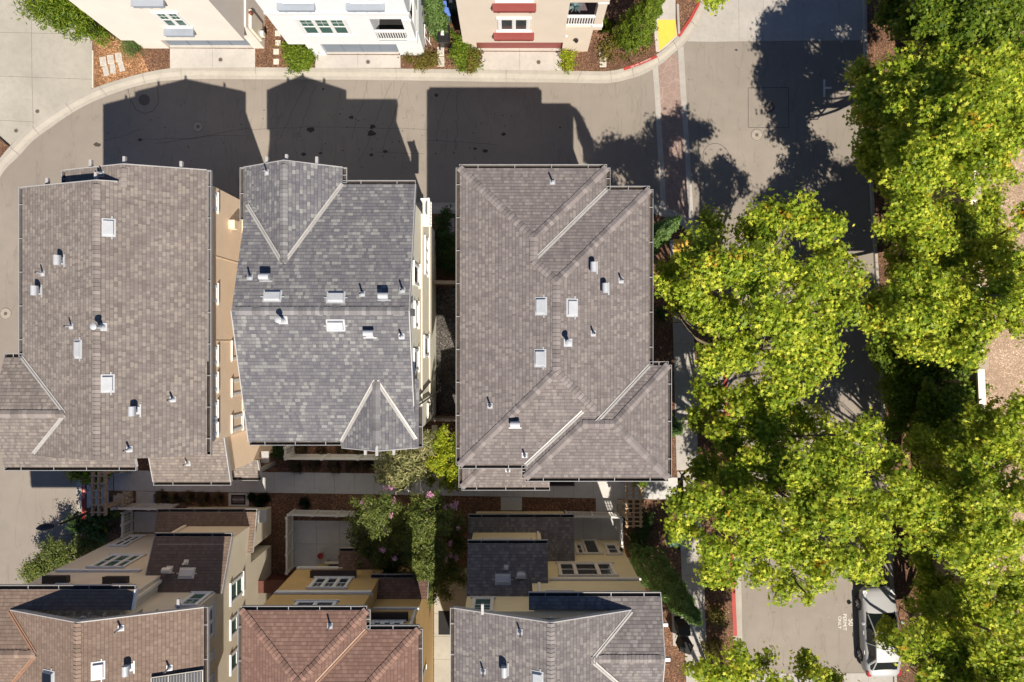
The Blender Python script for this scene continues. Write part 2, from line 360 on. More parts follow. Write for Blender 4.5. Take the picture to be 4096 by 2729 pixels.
leafmat('agave_blue', (0.08, 0.14, 0.16), (0.16, 0.24, 0.27), (0.26, 0.36, 0.38), 0.1)

leafmat('leaf_myrtle', (0.035, 0.06, 0.012), (0.10, 0.14, 0.03), (0.24, 0.26, 0.07), 0.25)
# ---------------------------------------------------------------- roofs as exact plane pieces
EAVE = 9.36
class Block:
    """a roof block: plan rectangle (ground offsets), eave height, pitch, which sides slope"""
    def __init__(s, x0, x1, y0, y1, sides, h=EAVE, pitch=0.333):
        s.x0, s.x1, s.y0, s.y1, s.h = x0, x1, y0, y1, h
        k = pitch * K; s.pl = []
        if 'W' in sides: s.pl.append(('W', k, 0, h - k * x0))
        if 'E' in sides: s.pl.append(('E', -k, 0, h + k * x1))
        if 'N' in sides: s.pl.append(('N', 0, k, h - k * y0))
        if 'S' in sides: s.pl.append(('S', 0, -k, h + k * y1))
        s.poly = [(x0, y0), (x1, y0), (x1, y1), (x0, y1)]
    def z(s, x, y): return min(a * x + b * y + c for _, a, b, c in s.pl)
    def inside(s, x, y, e=0.5): return s.x0 - e <= x <= s.x1 + e and s.y0 - e <= y <= s.y1 + e
def clip(poly, a, b, c):
    """keep a*x+b*y+c >= 0"""
    out = []
    for i in range(len(poly)):
        p = poly[i]; q = poly[(i + 1) % len(poly)]; dp = a * p[0] + b * p[1] + c; dq = a * q[0] + b * q[1] + c
        if dp >= 0: out.append(p)
        if (dp > 0 and dq < 0) or (dp < 0 and dq > 0):
            t = dp / (dp - dq); out.append((p[0] + (q[0] - p[0]) * t, p[1] + (q[1] - p[1]) * t))
    return out
def area(p): return abs(sum(p[i][0] * p[(i + 1) % len(p)][1] - p[(i + 1) % len(p)][0] * p[i][1] for i in range(len(p)))) / 2
class Roof:
    def __init__(s, blocks): s.b = blocks
    def Z(s, x, y):
        v = [b.z(x, y) for b in s.b if b.inside(x, y)]
        return max(v) if v else s.b[0].h
    def ray(s, px, py):
        h = s.b[0].h + 0.3
        for _ in range(14):
            q = 1 - h / H; x = (px - CX) * q; y = (py - CY) * q; h = s.Z(x, y)
        return x, y, h
    def pieces(s):
        out = []
        for i, B in enumerate(s.b):
            for k, (nm, a, b, c) in enumerate(B.pl):
                poly = B.poly
                for j, (_, a2, b2, c2) in enumerate(B.pl):
                    if j != k and poly: poly = clip(poly, a2 - a, b2 - b, c2 - c)
                if len(poly) < 3: continue
                todo = [poly]
                for j, O in enumerate(s.b):
                    if j == i: continue
                    e = 1e-5 if j < i else -1e-5
                    hp = [(1, 0, -O.x0), (-1, 0, O.x1), (0, 1, -O.y0), (0, -1, O.y1)] + [(a2 - a, b2 - b, c2 - c + e) for _, a2, b2, c2 in O.pl]
                    nxt = []
                    for p in todo:
                        cur = p
                        for (A, Bb, C) in hp:
                            outp = clip(cur, -A, -Bb, -C)
                            if len(outp) >= 3 and area(outp) > 0.5: nxt.append(outp)
                            cur = clip(cur, A, Bb, C)
                            if len(cur) < 3: break
                    todo = nxt
                out += [(nm, a, b, c, p) for p in todo if len(p) >= 3 and area(p) > 0.5]
        return out
    def add_mesh(s, mb, mtop=0, medge=1, th=0.17):
        for nm, a, b, c, poly in s.pieces():
            ar = sum(poly[i][0] * poly[(i + 1) % len(poly)][1] - poly[(i + 1) % len(poly)][0] * poly[i][1] for i in range(len(poly)))
            if ar > 0: poly = poly[::-1]      # y is flipped in world space
            z = lambda p: a * p[0] + b * p[1] + c
            top = [G(p[0], p[1], z(p)) for p in poly]
            g = math.hypot(a, b) / K; cs = math.sqrt(1 + g * g)
            if nm in 'NS': uv = [(p[0] * K, abs(p[1] * K) * 0 + (p[1] if nm == 'N' else -p[1]) * K * cs) for p in poly]
            else: uv = [(p[1] * K, (p[0] if nm == 'W' else -p[0]) * K * cs) for p in poly]
            mb.face(top, mtop, uv)
            mb.face([v - Vector((0, 0, th)) for v in top[::-1]], medge)
            n = len(top)
            for i in range(n):
                A, B2 = top[i], top[(i + 1) % n]; d = Vector((0, 0, th))
                mb.face([A - d, B2 - d, B2, A], medge)
def caps(R, segs, name, mat, parent, w=0.145, step=0.15):
    """overlapping cap shingles folded over a ridge or hip; segs in ground offsets"""
    r = random.Random(3)
    for (x0, y0, x1, y1) in segs:
        mb = MB(); L = math.hypot(x1 - x0, y1 - y0) * K; n = max(2, int(L / step)); dx, dy = (x1 - x0) / n, (y1 - y0) / n
        l = math.hypot(dx, dy); nx, ny = -dy / l, dx / l; wp = w / K
        for i in range(n):
            a = (x0 + dx * (i - 0.12), y0 + dy * (i - 0.12)); b = (x0 + dx * (i + 1.05), y0 + dy * (i + 1.05))
            ra, rb = [], []
            jw = r.uniform(0.94, 1.06)
            for s_, lift in ((-1, 0.0), (-0.45, 0.012), (0, 0.020), (0.45, 0.012), (1, 0.0)):
                for pt, acc, up in ((a, ra, 0.034), (b, rb, 0.012)):
                    qx = pt[0] + nx * s_ * wp * jw; qy = pt[1] + ny * s_ * wp * jw
                    zr = R.Z(pt[0], pt[1]); zs = R.Z(qx, qy)
                    if zs > zr + 0.05 or zs < zr - 0.2: zs = zr - 0.05
                    if abs(s_) < 0.9: zs = max(zs, zr - 0.055 * abs(s_) - 0.01)
                    acc.append(G(qx, qy, zs + up + lift))
            k = len(mb.v)
            mb.v += [tuple(p) for p in ra + rb]
            for j in range(4):
                mb.f.append([k + j, k + j + 1, k + 6 + j, k + 5 + j]); mb.m.append(0); mb.uv.append([(0, 0)] * 4)
            # butt edge
            k2 = len(mb.v); mb.v += [tuple(p - Vector((0, 0, 0.028))) for p in ra]
            for j in range(4):
                mb.f.append([k + j + 1, k + j, k2 + j, k2 + j + 1]); mb.m.append(0); mb.uv.append([(0, 0)] * 4)
        mb.build(name, mat, parent)
def valleys(R, segs, parent, mat='flashing', w=0.075):
    for (x0, y0, x1, y1) in segs:
        mb = MB(); l = math.hypot(x1 - x0, y1 - y0); nx, ny = -(y1 - y0) / l * w / K, (x1 - x0) / l * w / K
        N = 8
        for i in range(N):
            t0, t1 = i / N, (i + 1) / N
            pts = []
            for t_ in (t0, t1):
                x, y = x0 + (x1 - x0) * t_, y0 + (y1 - y0) * t_; zc = R.Z(x, y)
                zz = [min(max(R.Z(x + nx * s_, y + ny * s_), zc), zc + 0.04) for s_ in (-1, 1)]
                pts.append([G(x - nx, y - ny, zz[0] + 0.02), G(x - nx * .12, y - ny * .12, zc + 0.024), G(x, y, zc + 0.055), G(x + nx * .12, y + ny * .12, zc + 0.024), G(x + nx, y + ny, zz[1] + 0.02)])
            for j in range(4): mb.face([pts[0][j], pts[0][j + 1], pts[1][j + 1], pts[1][j]])
        mb.build('valley_flashing', mat, parent)
def gutter(parent, x0, y0, x1, y1, h, side, floor_shade=False, hang=3.0):
    """open trough along an eave: back, floor, front lip, hanger straps"""
    out = {'N': (0, -1), 'S': (0, 1), 'E': (1, 0), 'W': (-1, 0)}[side]
    a = G(x0, y0, h); b = G(x1, y1, h); u = (b - a); L = u.length; u.normalize(); n = Vector((out[0], -out[1], 0)); w = Vector((0, 0, 1))
    mb = MB()
    mb.obox(a, u, w, n, 0, L, -0.15, -0.135, 0.0, 0.125, 0)
    mb.obox(a, u, w, n, 0, L, -0.15, -0.015, 0.13, 0.147, 0)
    mb.obox(a, u, w, n, 0, L, -0.15, -0.02, -0.012, 0.0, 0)
    mb.obox(a, u, w, n, -0.015, 0, -0.15, -0.01, -0.01, 0.15, 0); mb.obox(a, u, w, n, L, L + 0.015, -0.15, -0.01, -0.01, 0.15, 0)
    mb.obox(a, u, w, n, 0.02, L - 0.02, -0.134, -0.122, 0.002, 0.123, 1)  # dark strip on the floor: the trough's inner shade as colour
    k = max(1, int(L / 1.15))
    for i in range(1, k + 1):
        s = L * (i - 0.5) / k; mb.obox(a, u, w, n, s - 0.012, s + 0.012, -0.03, -0.022, 0.0, 0.13, 0)
    g = mb.build('gutter', ['gutter_metal', 'gutter_shade'], parent)
    return g
# ---- roof fittings
def tilt(R, x, y):
    e = 4; zx = (R.Z(x + e, y) - R.Z(x - e, y)) / (2 * e * K); zy = -(R.Z(x, y + e) - R.Z(x, y - e)) / (2 * e * K)
    n = Vector((-zx, -zy, 1)).normalized(); u = Vector((1, 0, zx)).normalized(); w = n.cross(u); return u, w, n
def vent(R, kind, px, py, parent, ax='y', mat='vent_metal', size=None):
    x, y, h = R.ray(px, py) if not isinstance(R, tuple) else R
    if isinstance(R, tuple): u, w, n = Vector((1, 0, 0)), Vector((0, 1, 0)), Vector((0, 0, 1))
    else: u, w, n = tilt(R, x, y)
    o = G(x, y, h); mb = MB(); Zv = Vector((0, 0, 1))
    if kind == 'pipe':
        mb.obox(o, u, w, n, -0.11, 0.10, -0.12, 0.10, 0.005, 0.018)
        mb.lathe(o, [(0.09, 0.01), (0.07, 0.05), (0.045, 0.12), (0.04, 0.14)], 14)
        mb.tube(o + Zv * 0.1, o + Zv * 0.42, 0.035, 0.035, 12, 0, False)
        mb.tube(o + Zv * 0.40, o + Zv * 0.425, 0.028, 0.028, 12, 1, True)
        return mb.build('vent_pipe', [mat, 'dark_pipe'], parent)
    if kind == 'hood':
        if ax == 'y': mb.obox(o, u, w, n, -0.12, 0.14, -0.14, 0.14, 0.005, 0.02); mb.obox(o, u, w, n, 0.14, 0.19, -0.24, 0.24, 0.005, 0.03)
        else: mb.obox(o, u, w, n, -0.14, 0.14, -0.14, 0.12, 0.005, 0.02); mb.obox(o, u, w, n, -0.24, 0.24, -0.19, -0.14, 0.005, 0.03)
        mb.lathe(o, [(0.085, 0.0), (0.08, 0.22)], 14)
        a = Vector((0, 1, 0)) if ax == 'y' else Vector((1, 0, 0)); b = Vector((1, 0, 0)) if ax == 'y' else Vector((0, 1, 0))
        c = o + Zv * 0.27; r = 0.115; L = 0.18; N = 12; pts = [(b * math.cos(math.pi * i / N) * r + Zv * math.sin(math.pi * i / N) * r) for i in range(N + 1)]
        pts = [b * r - Zv * 0.09] + pts + [-b * r - Zv * 0.09]
        for i in range(len(pts) - 1): mb.face([c - a * L + pts[i], c + a * L + pts[i], c + a * L + pts[i + 1], c - a * L + pts[i + 1]])
        mb.face([c - a * L + p for p in pts]); mb.face([c + a * L + p for p in pts[::-1]])
        return mb.build('vent_hood', mat, parent)
    if kind == 'cap':
        mb.obox(o, u, w, n, -0.17, 0.17, -0.15, 0.15, 0.005, 0.02)
        mb.lathe(o, [(0.12, 0.0), (0.075, 0.12), (0.07, 0.46), (0.10, 0.47), (0.10, 0.50)], 18)
        mb.lathe(o + Zv * 0.53, [(0.12, 0.0), (0.12, 0.025), (0.05, 0.06)], 18)
        return mb.build('flue_cap', mat, parent)
    if kind in ('box', 'dark'):
        sx, sy = size or (0.36, 0.58)
        if ax == 'x': sx, sy = sy, sx
        mb.obox(o, u, w, n, -sx / 2 - .05, sx / 2 + .05, -sy / 2 - .05, sy / 2 + .05, 0.004, 0.016)
        a, b = sx / 2, sy / 2; p = lambda U, V, N: o + u * U + w * V + n * N
        lo = [p(-a, -b, 0.015), p(a, -b, 0.015), p(a, b, 0.015), p(-a, b, 0.015)]
        hi = [p(-a + .02, -b + .05, 0.10), p(a - .02, -b + .05, 0.10), p(a - .02, b - .05, 0.10), p(-a + .02, b - .05, 0.10)]
        for i in range(4): mb.face([lo[i], lo[(i + 1) % 4], hi[(i + 1) % 4], hi[i]])
        mb.face(hi, 1 if kind == 'dark' else 0)
        for s_ in (-1, 1):
            if ax == 'x': mb.obox(o, u, w, n, s_ * (a + .02), s_ * (a + .14), -b * .2, -b * .2 + .04, 0.01, 0.03)
            else: mb.obox(o, u, w, n, a * .5, a * .5 + .04, s_ * (b + .02), s_ * (b + .14), 0.01, 0.03)
        return mb.build('roof_vent' if kind == 'box' else 'skylight', [mat, 'skylight_glass'], parent)
# ---------------------------------------------------------------- walls and openings
AX = {'S': (Vector((1, 0, 0)), Vector((0, -1, 0))), 'N': (Vector((-1, 0, 0)), Vector((0, 1, 0))),
      'E': (Vector((0, 1, 0)), Vector((1, 0, 0))), 'W': (Vector((0, -1, 0)), Vector((-1, 0, 0)))}
UP = Vector((0, 0, 1))
def on_wall(side, g, px, py):
    """where the sight line through a photo point meets a wall plane (g = ground offset of the plane)"""
    if side in 'NS':
        q = 1 - g / (py - CY); return G((px - CX) * (1 - q), g, q * H)
    q = 1 - g / (px - CX); return G(g, (py - CY) * (1 - q), q * H)
def frame_rect(side, g, r):
    """r: (px,py,px,py) two opposite corners -> origin, width, height, u, n"""
    x0, x1 = sorted((r[0], r[2])); y0, y1 = sorted((r[1], r[3]))
    if ((x0 + x1) / 2 - CX) * ((y0 + y1) / 2 - CY) < 0: y0, y1 = y1, y0      # verticals run away from the nadir
    a = on_wall(side, g, x0, y0); b = on_wall(side, g, x1, y1); u, n = AX[side]
    s0, s1 = a.dot(u), b.dot(u); z0, z1 = sorted((a.z, b.z)); lo = min(s0, s1)
    base = a - u * s0 + u * lo; base.z = z0
    return base, abs(s1 - s0), z1 - z0, u, n
def window(parent, side, g, r, cols=1, sash=True, trim='white_trim', pane='pane_green', casing=0.11, head=0.16, sill=True, grid=True, widths=None, rng=None):
    o, wd, ht, u, n = frame_rect(side, g, r)
    return window_at(parent, o, wd, ht, u, n, cols, sash, trim, pane, casing, head, sill, grid, widths)
def window_at(parent, o, wd, ht, u, n, cols=1, sash=True, trim='white_trim', pane='pane_green', casing=0.11, head=0.16, sill=True, grid=True, widths=None):
    f = MB(); p = MB(); B = lambda mb, *a: mb.obox(o, u, UP, n, *a)
    B(f, 0, casing, 0, ht - casing, 0, 0.05); B(f, wd - casing, wd, 0, ht - casing, 0, 0.05)
    B(f, -head * .4, wd + head * .4, ht - casing, ht, 0, 0.065); B(f, -0.04, wd + 0.04, ht, ht + 0.035, 0, 0.09)
    B(f, casing, wd - casing, 0, casing * .8, 0, 0.05)
    if sill: B(f, -0.09, wd + 0.09, -0.05, 0.0, 0, 0.085)
    inner0, inner1 = casing, wd - casing; mul = 0.10 if cols > 1 else 0
    tot = inner1 - inner0 - mul * (cols - 1); ws = widths or [1] * cols; sw = sum(ws); x = inner0
    for i in range(cols):
        w_ = tot * ws[i] / sw; z0, z1 = casing * .8, ht - casing; s = 0.035
        B(f, x, x + s, z0, z1, 0, 0.035); B(f, x + w_ - s, x + w_, z0, z1, 0, 0.035); B(f, x + s, x + w_ - s, z0, z0 + s, 0, 0.035); B(f, x + s, x + w_ - s, z1 - s, z1, 0, 0.035)
        if sash: B(f, x + s, x + w_ - s, (z0 + z1) / 2 - .02, (z0 + z1) / 2 + .02, 0, 0.04)
        if grid:
            B(f, x + w_ / 2 - .008, x + w_ / 2 + .008, (z0 + z1) / 2 + .02, z1 - s, 0, 0.022)
            B(f, x + s, x + w_ / 2 - .008, (z0 + 3 * z1) / 4 - .008, (z0 + 3 * z1) / 4 + .008, 0, 0.022); B(f, x + w_ / 2 + .008, x + w_ - s, (z0 + 3 * z1) / 4 - .008, (z0 + 3 * z1) / 4 + .008, 0, 0.022)
        B(p, x + s, x + w_ - s, z0 + s, z1 - s, 0, 0.014)
        x += w_
        if i < cols - 1: B(f, x, x + mul, z0, z1, 0, 0.05); x += mul
    fo = f.build('window', trim, parent); p.build('pane', pane, fo); return fo
def shelf(parent, side, g, r, mat, depth=0.30, corbels=3):
    o, wd, ht, u, n = frame_rect(side, g, r); mb = MB(); o = o + UP * (ht - .33); ht = 0.20
    mb.obox(o, u, UP, n, 0, wd, 0.10, 0.10 + ht, 0, depth); mb.obox(o, u, UP, n, -0.03, wd + 0.03, 0.10 + ht, 0.135 + ht, 0, depth + 0.03)
    mb.obox(o, u, UP, n, 0.06, wd - 0.06, 0.02, 0.098, 0, depth * .55)
    for i in range(corbels):
        s = wd * (i + .5) / corbels if corbels != 2 else wd * (0.12 + 0.76 * i); mb.obox(o, u, UP, n, s - .06, s + .06, -0.06, 0.096, 0, depth * .8)
    return mb.build('flower_shelf', mat, parent)
def band(parent, side, g, r, mat='white_trim', name='trim_band'):
    o, wd, ht, u, n = frame_rect(side, g, r); mb = MB()
    mb.obox(o, u, UP, n, 0, wd, 0, max(ht, .06), 0, 0.05); mb.obox(o, u, UP, n, -0.01, wd + .01, max(ht, .06), max(ht, .06) + .03, 0, 0.08)
    return mb.build(name, mat, parent)
def wallbox(parent, x0, x1, y0, y1, z0, z1, mat, name='wall'):
    mb = MB(); a = G(x0, y0); b = G(x1, y1); mb.prism([(a.x, b.y), (b.x, b.y), (b.x, a.y), (a.x, a.y)], z0, z1); return mb.build(name, mat, parent)
def gable_wall(parent, R, x0, x1, y0, y1, z0, mat, N=24):
    """walls that rise to the underside of the roof"""
    mb = MB(); d = 0.175
    def run(xa, ya, xb, yb):
        for i in range(N):
            p = [(xa + (xb - xa) * t, ya + (yb - ya) * t) for t in (i / N, (i + 1) / N)]
            zz = [R.Z(*q) - d for q in p]
            mb.face([G(*p[0], z0), G(*p[1], z0), G(*p[1], zz[1]), G(*p[0], zz[0])])
    run(x0, y1, x1, y1); run(x1, y1, x1, y0); run(x1, y0, x0, y0); run(x0, y0, x0, y1)
    return mb.build('wall', mat, parent)
def shed(parent, x0, x1, y0, y1, side, h, pitch, mat, name='lower_roof', gut=True, extra=''):
    R = Roof([Block(x0, x1, y0, y1, side + extra, h, pitch)]); mb = MB(); R.add_mesh(mb, 0, 1, 0.15)
    ro = mb.build(name, [mat, 'white_trim'], parent)
    if gut:
        if side == 'N': gutter(parent, x0, y0, x1, y0, h, 'N')
        if side == 'S': gutter(parent, x0, y1, x1, y1, h, 'S')
    return R, ro
def bracket(parent, px, py, h, side='N', L=0.34, mat='roof_trim'):
    o = P(px, py, h); mb = MB(); s = 1 if side == 'N' else -1
    mb.obox(o, Vector((1, 0, 0)), UP, Vector((0, s, 0)), -0.05, 0.05, -0.14, 0.0, -0.25, L * .4); return mb.build('roof_bracket', mat, parent)
def rake(parent, x0, y0, x1, y1, R, mat='roof_trim', out=(0, -1)):
    """thin barge board along a gable edge"""
    mb = MB(); a = G(x0, y0, R.Z(x0, y0) + 0.012); b = G(x1, y1, R.Z(x1, y1) + 0.012); n = Vector((out[0], -out[1], 0)) * 0.035; d = Vector((0, 0, 0.22))
    c = [a, b, b + n, a + n]; e = [q - d for q in c]
    mb.face(c); mb.face(e[::-1])
    for i in range(4): j = (i + 1) % 4; mb.face([c[i], e[i], e[j], c[j]])
    return mb.build('barge_board', mat, parent)
t1 = lambda x, y: (x / 2.24, 600 + y / 2.24)
t2 = lambda x, y: (800 + x / 2.24, 600 + y / 2.24)
t3 = lambda x, y: (1700 + x / 2.24, 600 + y / 2.24)
l1 = lambda x, y: (x / 2.24, 1300 + y / 2.24)
l2 = lambda x, y: (800 + x / 2.24, 1300 + y / 2.24)
l3 = lambda x, y: (1700 + x / 2.24, 1300 + y / 2.24)
s1 = lambda x, y: (x / 2.0127, 1950 + y / 2.0127)
s2 = lambda x, y: (900 + x / 1.891, 1900 + y / 1.891)
s3 = lambda x, y: (1750 + x / 1.891, 1900 + y / 1.891)
def R2(f, a, b, c, d): return f(a, b) + f(c, d)

# ================================================================ HOUSES
HG = 'three storey town houses'
def house(label, gx, gy): return thing('town_house', label, 'house', G(gx, gy), 0, HG)

# ---- middle row, west: tan shingles
h1 = house('middle row town house with tan brown shingle roof at the left edge', -1175, 0)
R1 = Roof([Block(-1450, -903, -454, 338, 'WE'), Block(-1323, -902, -505, 60, 'WE', EAVE, 0.333), Block(-1503, -1113, 48, 373, 'NS')])
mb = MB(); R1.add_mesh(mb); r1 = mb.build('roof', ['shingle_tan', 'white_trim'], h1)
caps(R1, [(-1176.5, -454, -1176.5, 336), (-1112.5, -505, -1112.5, -440), (-1503, 210.5, -1290, 210.5)], 'ridge_cap', 'cap_tan', r1)
valleys(R1, [(-1450, 48, -1289, 208), (-1289, 213, -1405, 330)], r1)
gutter(h1, -903, -505, -903, 336, EAVE, 'E'); gutter(h1, -1450, -454, -1450, 46, EAVE, 'W'); gutter(h1, -1503, 373, -1115, 373, EAVE, 'S'); gutter(h1, -1503, 48, -1452, 48, EAVE, 'N'); gutter(h1, -1323, -505, -1323, -456, EAVE, 'W')
rake(h1, -1323, -505, -1112.5, -505, R1); rake(h1, -1112.5, -505, -903, -505, R1); rake(h1, -1450, -454, -1176.5, -454, R1); rake(h1, -1176.5, -454, -1125, -454, R1)
for p in ((550, 995), (348, 1265)): vent(R1, 'hood', *t1(*p), r1)
for p in ((385, 1105),): vent(R1, 'pipe', *t1(*p), r1)
for p in ((640, 12), (1550, 665), (1162, 1112)): vent(R1, 'pipe', *l1(*p), r1)
vent(R1, 'pipe', *t1(915, 215), r1)
vent(R1, 'cap', *l1(915, 18), r1); vent(R1, 'hood', *l1(1215, 768), r1)
vent(R1, 'box', *t1(975, 697), r1); vent(R1, 'box', *l1(966, 525), r1); vent(R1, 'box', *l1(703, 218), r1, size=(0.27, 0.62))
for p in ((495, 640, 10.1), (360, 653, 9.7), (723, 659, 9.6), (381, 700, 10.2), (186, 726, 9.6)): bracket(h1, *p)
gable_wall(h1, R1, -1290, -906, -470, 305, 0, 'stucco_tan'); gable_wall(h1, R1, -1415, -1290, -420, 305, 0, 'stucco_tan'); wallbox(h1, -1460, -1290, 85, 340, 0, 9.2, 'stucco_tan')
for ya, yb in ((150, 560),): pass
for (x0, y0, x1, y1) in ((826, 762, 866, 846), (826, 1135, 866, 1212), (826, 1388, 866, 1460), (826, 1496, 866, 1570), (826, 1608, 866, 1688), (826, 1682, 866, 1752)): window(h1, 'E', -907.5, (x0 + 6, y0, x1, y1), 1, False, pane='pane_dark', grid=False)
for (x0, y0, x1, y1) in ((923, 1366, 968, 1440), (923, 1512, 968, 1584), (923, 1652, 968, 1728)): window(h1, 'E', -907.5, (x0, y0, x1, y1), 1, False, pane='pane_green', grid=False)
o = on_wall('E', -906, 922, 900); mb = MB(); mb.box(o + Vector((.12, 0, 0)), .24, .36, .36); mb.build('meter_cover', 'stucco_tan', h1)
mb = MB(); a = on_wall('E', -955, 850, 1500)
for yy in (-258, 0): mb.obox(G(-906, yy, 0), Vector((0, 1, 0)), UP, Vector((1, 0, 0)), -.02, .02, 2.8, 9.0, 0, 0.015)
mb.obox(G(-906, 0, 0), Vector((0, 1, 0)), UP, Vector((1, 0, 0)), -3.9, 6.0, 5.75, 5.80, 0, 0.03); mb.build('expansion_joint', 'stucco_tan', h1)
Rs, ro = shed(h1, -1179, -927, 298, 464, 'S', 6.4, 0.33, 'shingle_tan'); rake(h1, -927, 298, -927, 464, Rs, out=(1, 0)); rake(h1, -1179, 298, -1179, 464, Rs, out=(-1, 0))
vent(Rs, 'pipe', *l1(1685, 1240), ro)
wallbox(h1, -1160, -936, 304, 434, 0, 6.45, 'stucco_tan', 'lower_wall')
Rs, ro = shed(h1, -1090, -922, 432, 501, 'S', 3.0, 0.5, 'shingle_tan'); rake(h1, -922, 432, -922, 501, Rs, out=(1, 0))
mb = MB()
for gx in (-948,):
    for gy in (486,): mb.box(G(gx, gy, 1.35), .16, .16, 2.7)
mb.box(G(-916, 430, 2.6), .36, .55, .10); mb.build('porch_column', 'roof_trim', h1)

# ---- middle row, centre: grey variegated shingles
h2 = house('middle row town house with speckled blue grey shingle roof between two brown roofed houses', -535, -80)
R_2 = Roof([Block(-779, -287, -465, 298, 'NS'), Block(-795, -501, -513, -218, 'WE', EAVE, 0.55), Block(-505, -276, 113, 315, 'WE', EAVE, 0.54)])
R_2.b[1] = Block(-795, -501, -513, -219, 'WE', EAVE, 0.55)
# the west strip of the north gable runs down past the main eave
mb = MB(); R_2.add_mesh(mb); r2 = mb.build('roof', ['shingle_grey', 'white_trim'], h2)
caps(R_2, [(-779, -83.5, -287, -83.5), (-650, -513, -650, -222), (-390.5, 315, -390.5, 116)], 'ridge_cap', 'cap_grey', r2)
valleys(R_2, [(-501, -465, -648, -221), (-776, -400, -652, -221), (-505, 298, -393, 114), (-284, 290, -388, 114)], r2)
gutter(h2, -501, -465, -287, -465, EAVE, 'N'); gutter(h2, -795, -513, -795, -361, EAVE, 'W'); gutter(h2, -501, -513, -501, -470, EAVE, 'E'); gutter(h2, -777, 298, -507, 298, EAVE, 'S'); gutter(h2, -276, 195, -276, 313, EAVE, 'E')
rake(h2, -795, -513, -650, -513, R_2); rake(h2, -650, -513, -501, -513, R_2); rake(h2, -505, 315, -390.5, 315, R_2, out=(0, 1)); rake(h2, -390.5, 315, -276, 315, R_2, out=(0, 1))
rake(h2, -287, -465, -287, -83.5, R_2, out=(1, 0)); rake(h2, -287, -83.5, -287, 190, R_2, out=(1, 0)); rake(h2, -779, -83.5, -779, 298, R_2, out=(-1, 0))
for p in ((600, 200), (450, 1142), (402, 1368), (1456, 1290), (1815, 1257)): vent(R_2, 'pipe', *t2(*p), r2)
vent(R_2, 'pipe', *l2(1808, 100), r2)
vent(R_2, 'hood', *t2(597, 1140), r2, 'x'); vent(R_2, 'hood', *t2(1653, 1310), r2, 'x'); vent(R_2, 'hood', *l2(1522, 75), r2, 'x'); vent(R_2, 'cap', *t2(745, 1525), r2)
for p in ((650, 1312), (1218, 1322), (1216, 1572)): vent(R_2, 'box', *t2(*p), r2, 'x')
for p in ((1066, 641, 9.9), (1145, 632, 10.2), (1266, 641, 9.8)): bracket(h2, *p)
for p in ((1461, 1806, 9.8), (1507, 1810, 10.2), (1575, 1806, 9.8)): bracket(h2, *p, side='S')
gable_wall(h2, R_2, -770, -303, -430, 270, 0, 'stucco_pale_green'); gable_wall(h2, R_2, -765, -530, -480, -430, 0, 'stucco_pale_green'); gable_wall(h2, R_2, -475, -303, 270, 292, 0, 'stucco_pale_green')
u_ = lambda a, b, c, d: (1600 + a / 1.4, 780 + b / 1.4, 1600 + c / 1.4, 780 + d / 1.4)
for r in (u_(70, 372, 104, 515), u_(76, 598, 98, 740), u_(72, 862, 100, 990), u_(130, 790, 158, 905), u_(150, 1150, 180, 1250)): window(h2, 'E', -304, r, 1, False, pane='pane_dark', casing=.09, grid=False)
window(h2, 'E', -304, u_(134, 230, 152, 450), 3, False, pane='pane_pale', casing=.09, grid=False)
mb = MB(); X = Vector((1, 0, 0)); Yv = Vector((0, 1, 0))
for z_, y0, y1 in ((5.85, -3.4, 5.5), (2.95, -3.6, 5.55)): mb.obox(G(-303, 0, 0), Yv, UP, X, y0, y1, z_, z_ + .14, 0, .05)
mb.build('trim_band', 'trim_sand', h2)
# corner balcony on the north east
mb = MB(); a = G(-303, -425, 0); mb.obox(a, Yv, UP, X, -.45, .62, 5.3, 5.42, 0, 0.38); b_ = mb.build('balcony', 'stucco_pale_green', h2)
mb = MB()
for i in range(8): mb.obox(a, Yv, UP, X, -0.43 + i * .14, -0.39 + i * .14, 5.42, 6.2, 0.33, 0.37)
mb.obox(a, Yv, UP, X, -.45, 0.62, 6.2, 6.28, 0.31, 0.40); mb.obox(a, Yv, UP, X, 0.56, 0.62, 5.42, 6.2, 0, 0.33); mb.build('railing', 'white_trim', b_)
mb = MB(); mb.tube(G(-298, 205, 9.0), G(-298, 205, .2), .04); mb.tube(G(-300, 150, 3.0), G(-300, 190, 8.8), .035); mb.build('downpipe', 'gutter_metal', h2)

# ---- middle row, east: mauve-brown hip roof
h3 = house('middle row town house with mauve brown hipped roof next to the tree lined street', 125, -70)
R3 = Roof([Block(-155, 407, -448, 367, 'NSEW'), Block(-155, 280, -512, 150, 'NEW'), Block(40, 462, 72, 405, 'NSEW')])
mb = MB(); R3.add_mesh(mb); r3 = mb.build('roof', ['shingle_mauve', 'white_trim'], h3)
caps(R3, [(-155, -512, 62, -294), (280, -512, 63, -295), (62.5, -295, 62.5, -229), (62.5, -229, 126, -168), (407, -448, 127, -168), (126, -167, 126, 86), (-155, 367, 125, 87), (127, 87, 238, 198),
          (40, 405, 206, 239), (206, 239, 240, 238.5), (240, 238.5, 296, 238.5), (462, 72, 296, 238), (462, 405, 296, 239)], 'ridge_cap', 'cap_mauve', r3)
valleys(R3, [(280, -448, 64, -230), (407, 72, 241, 236), (40, 367, 204, 203)], r3)
gutter(h3, -155, -512, 280, -512, EAVE, 'N'); gutter(h3, -155, -512, -155, 367, EAVE, 'W'); gutter(h3, 280, -512, 280, -450, EAVE, 'E'); gutter(h3, 282, -448, 407, -448, EAVE, 'N'); gutter(h3, 407, -448, 407, 70, EAVE, 'E')
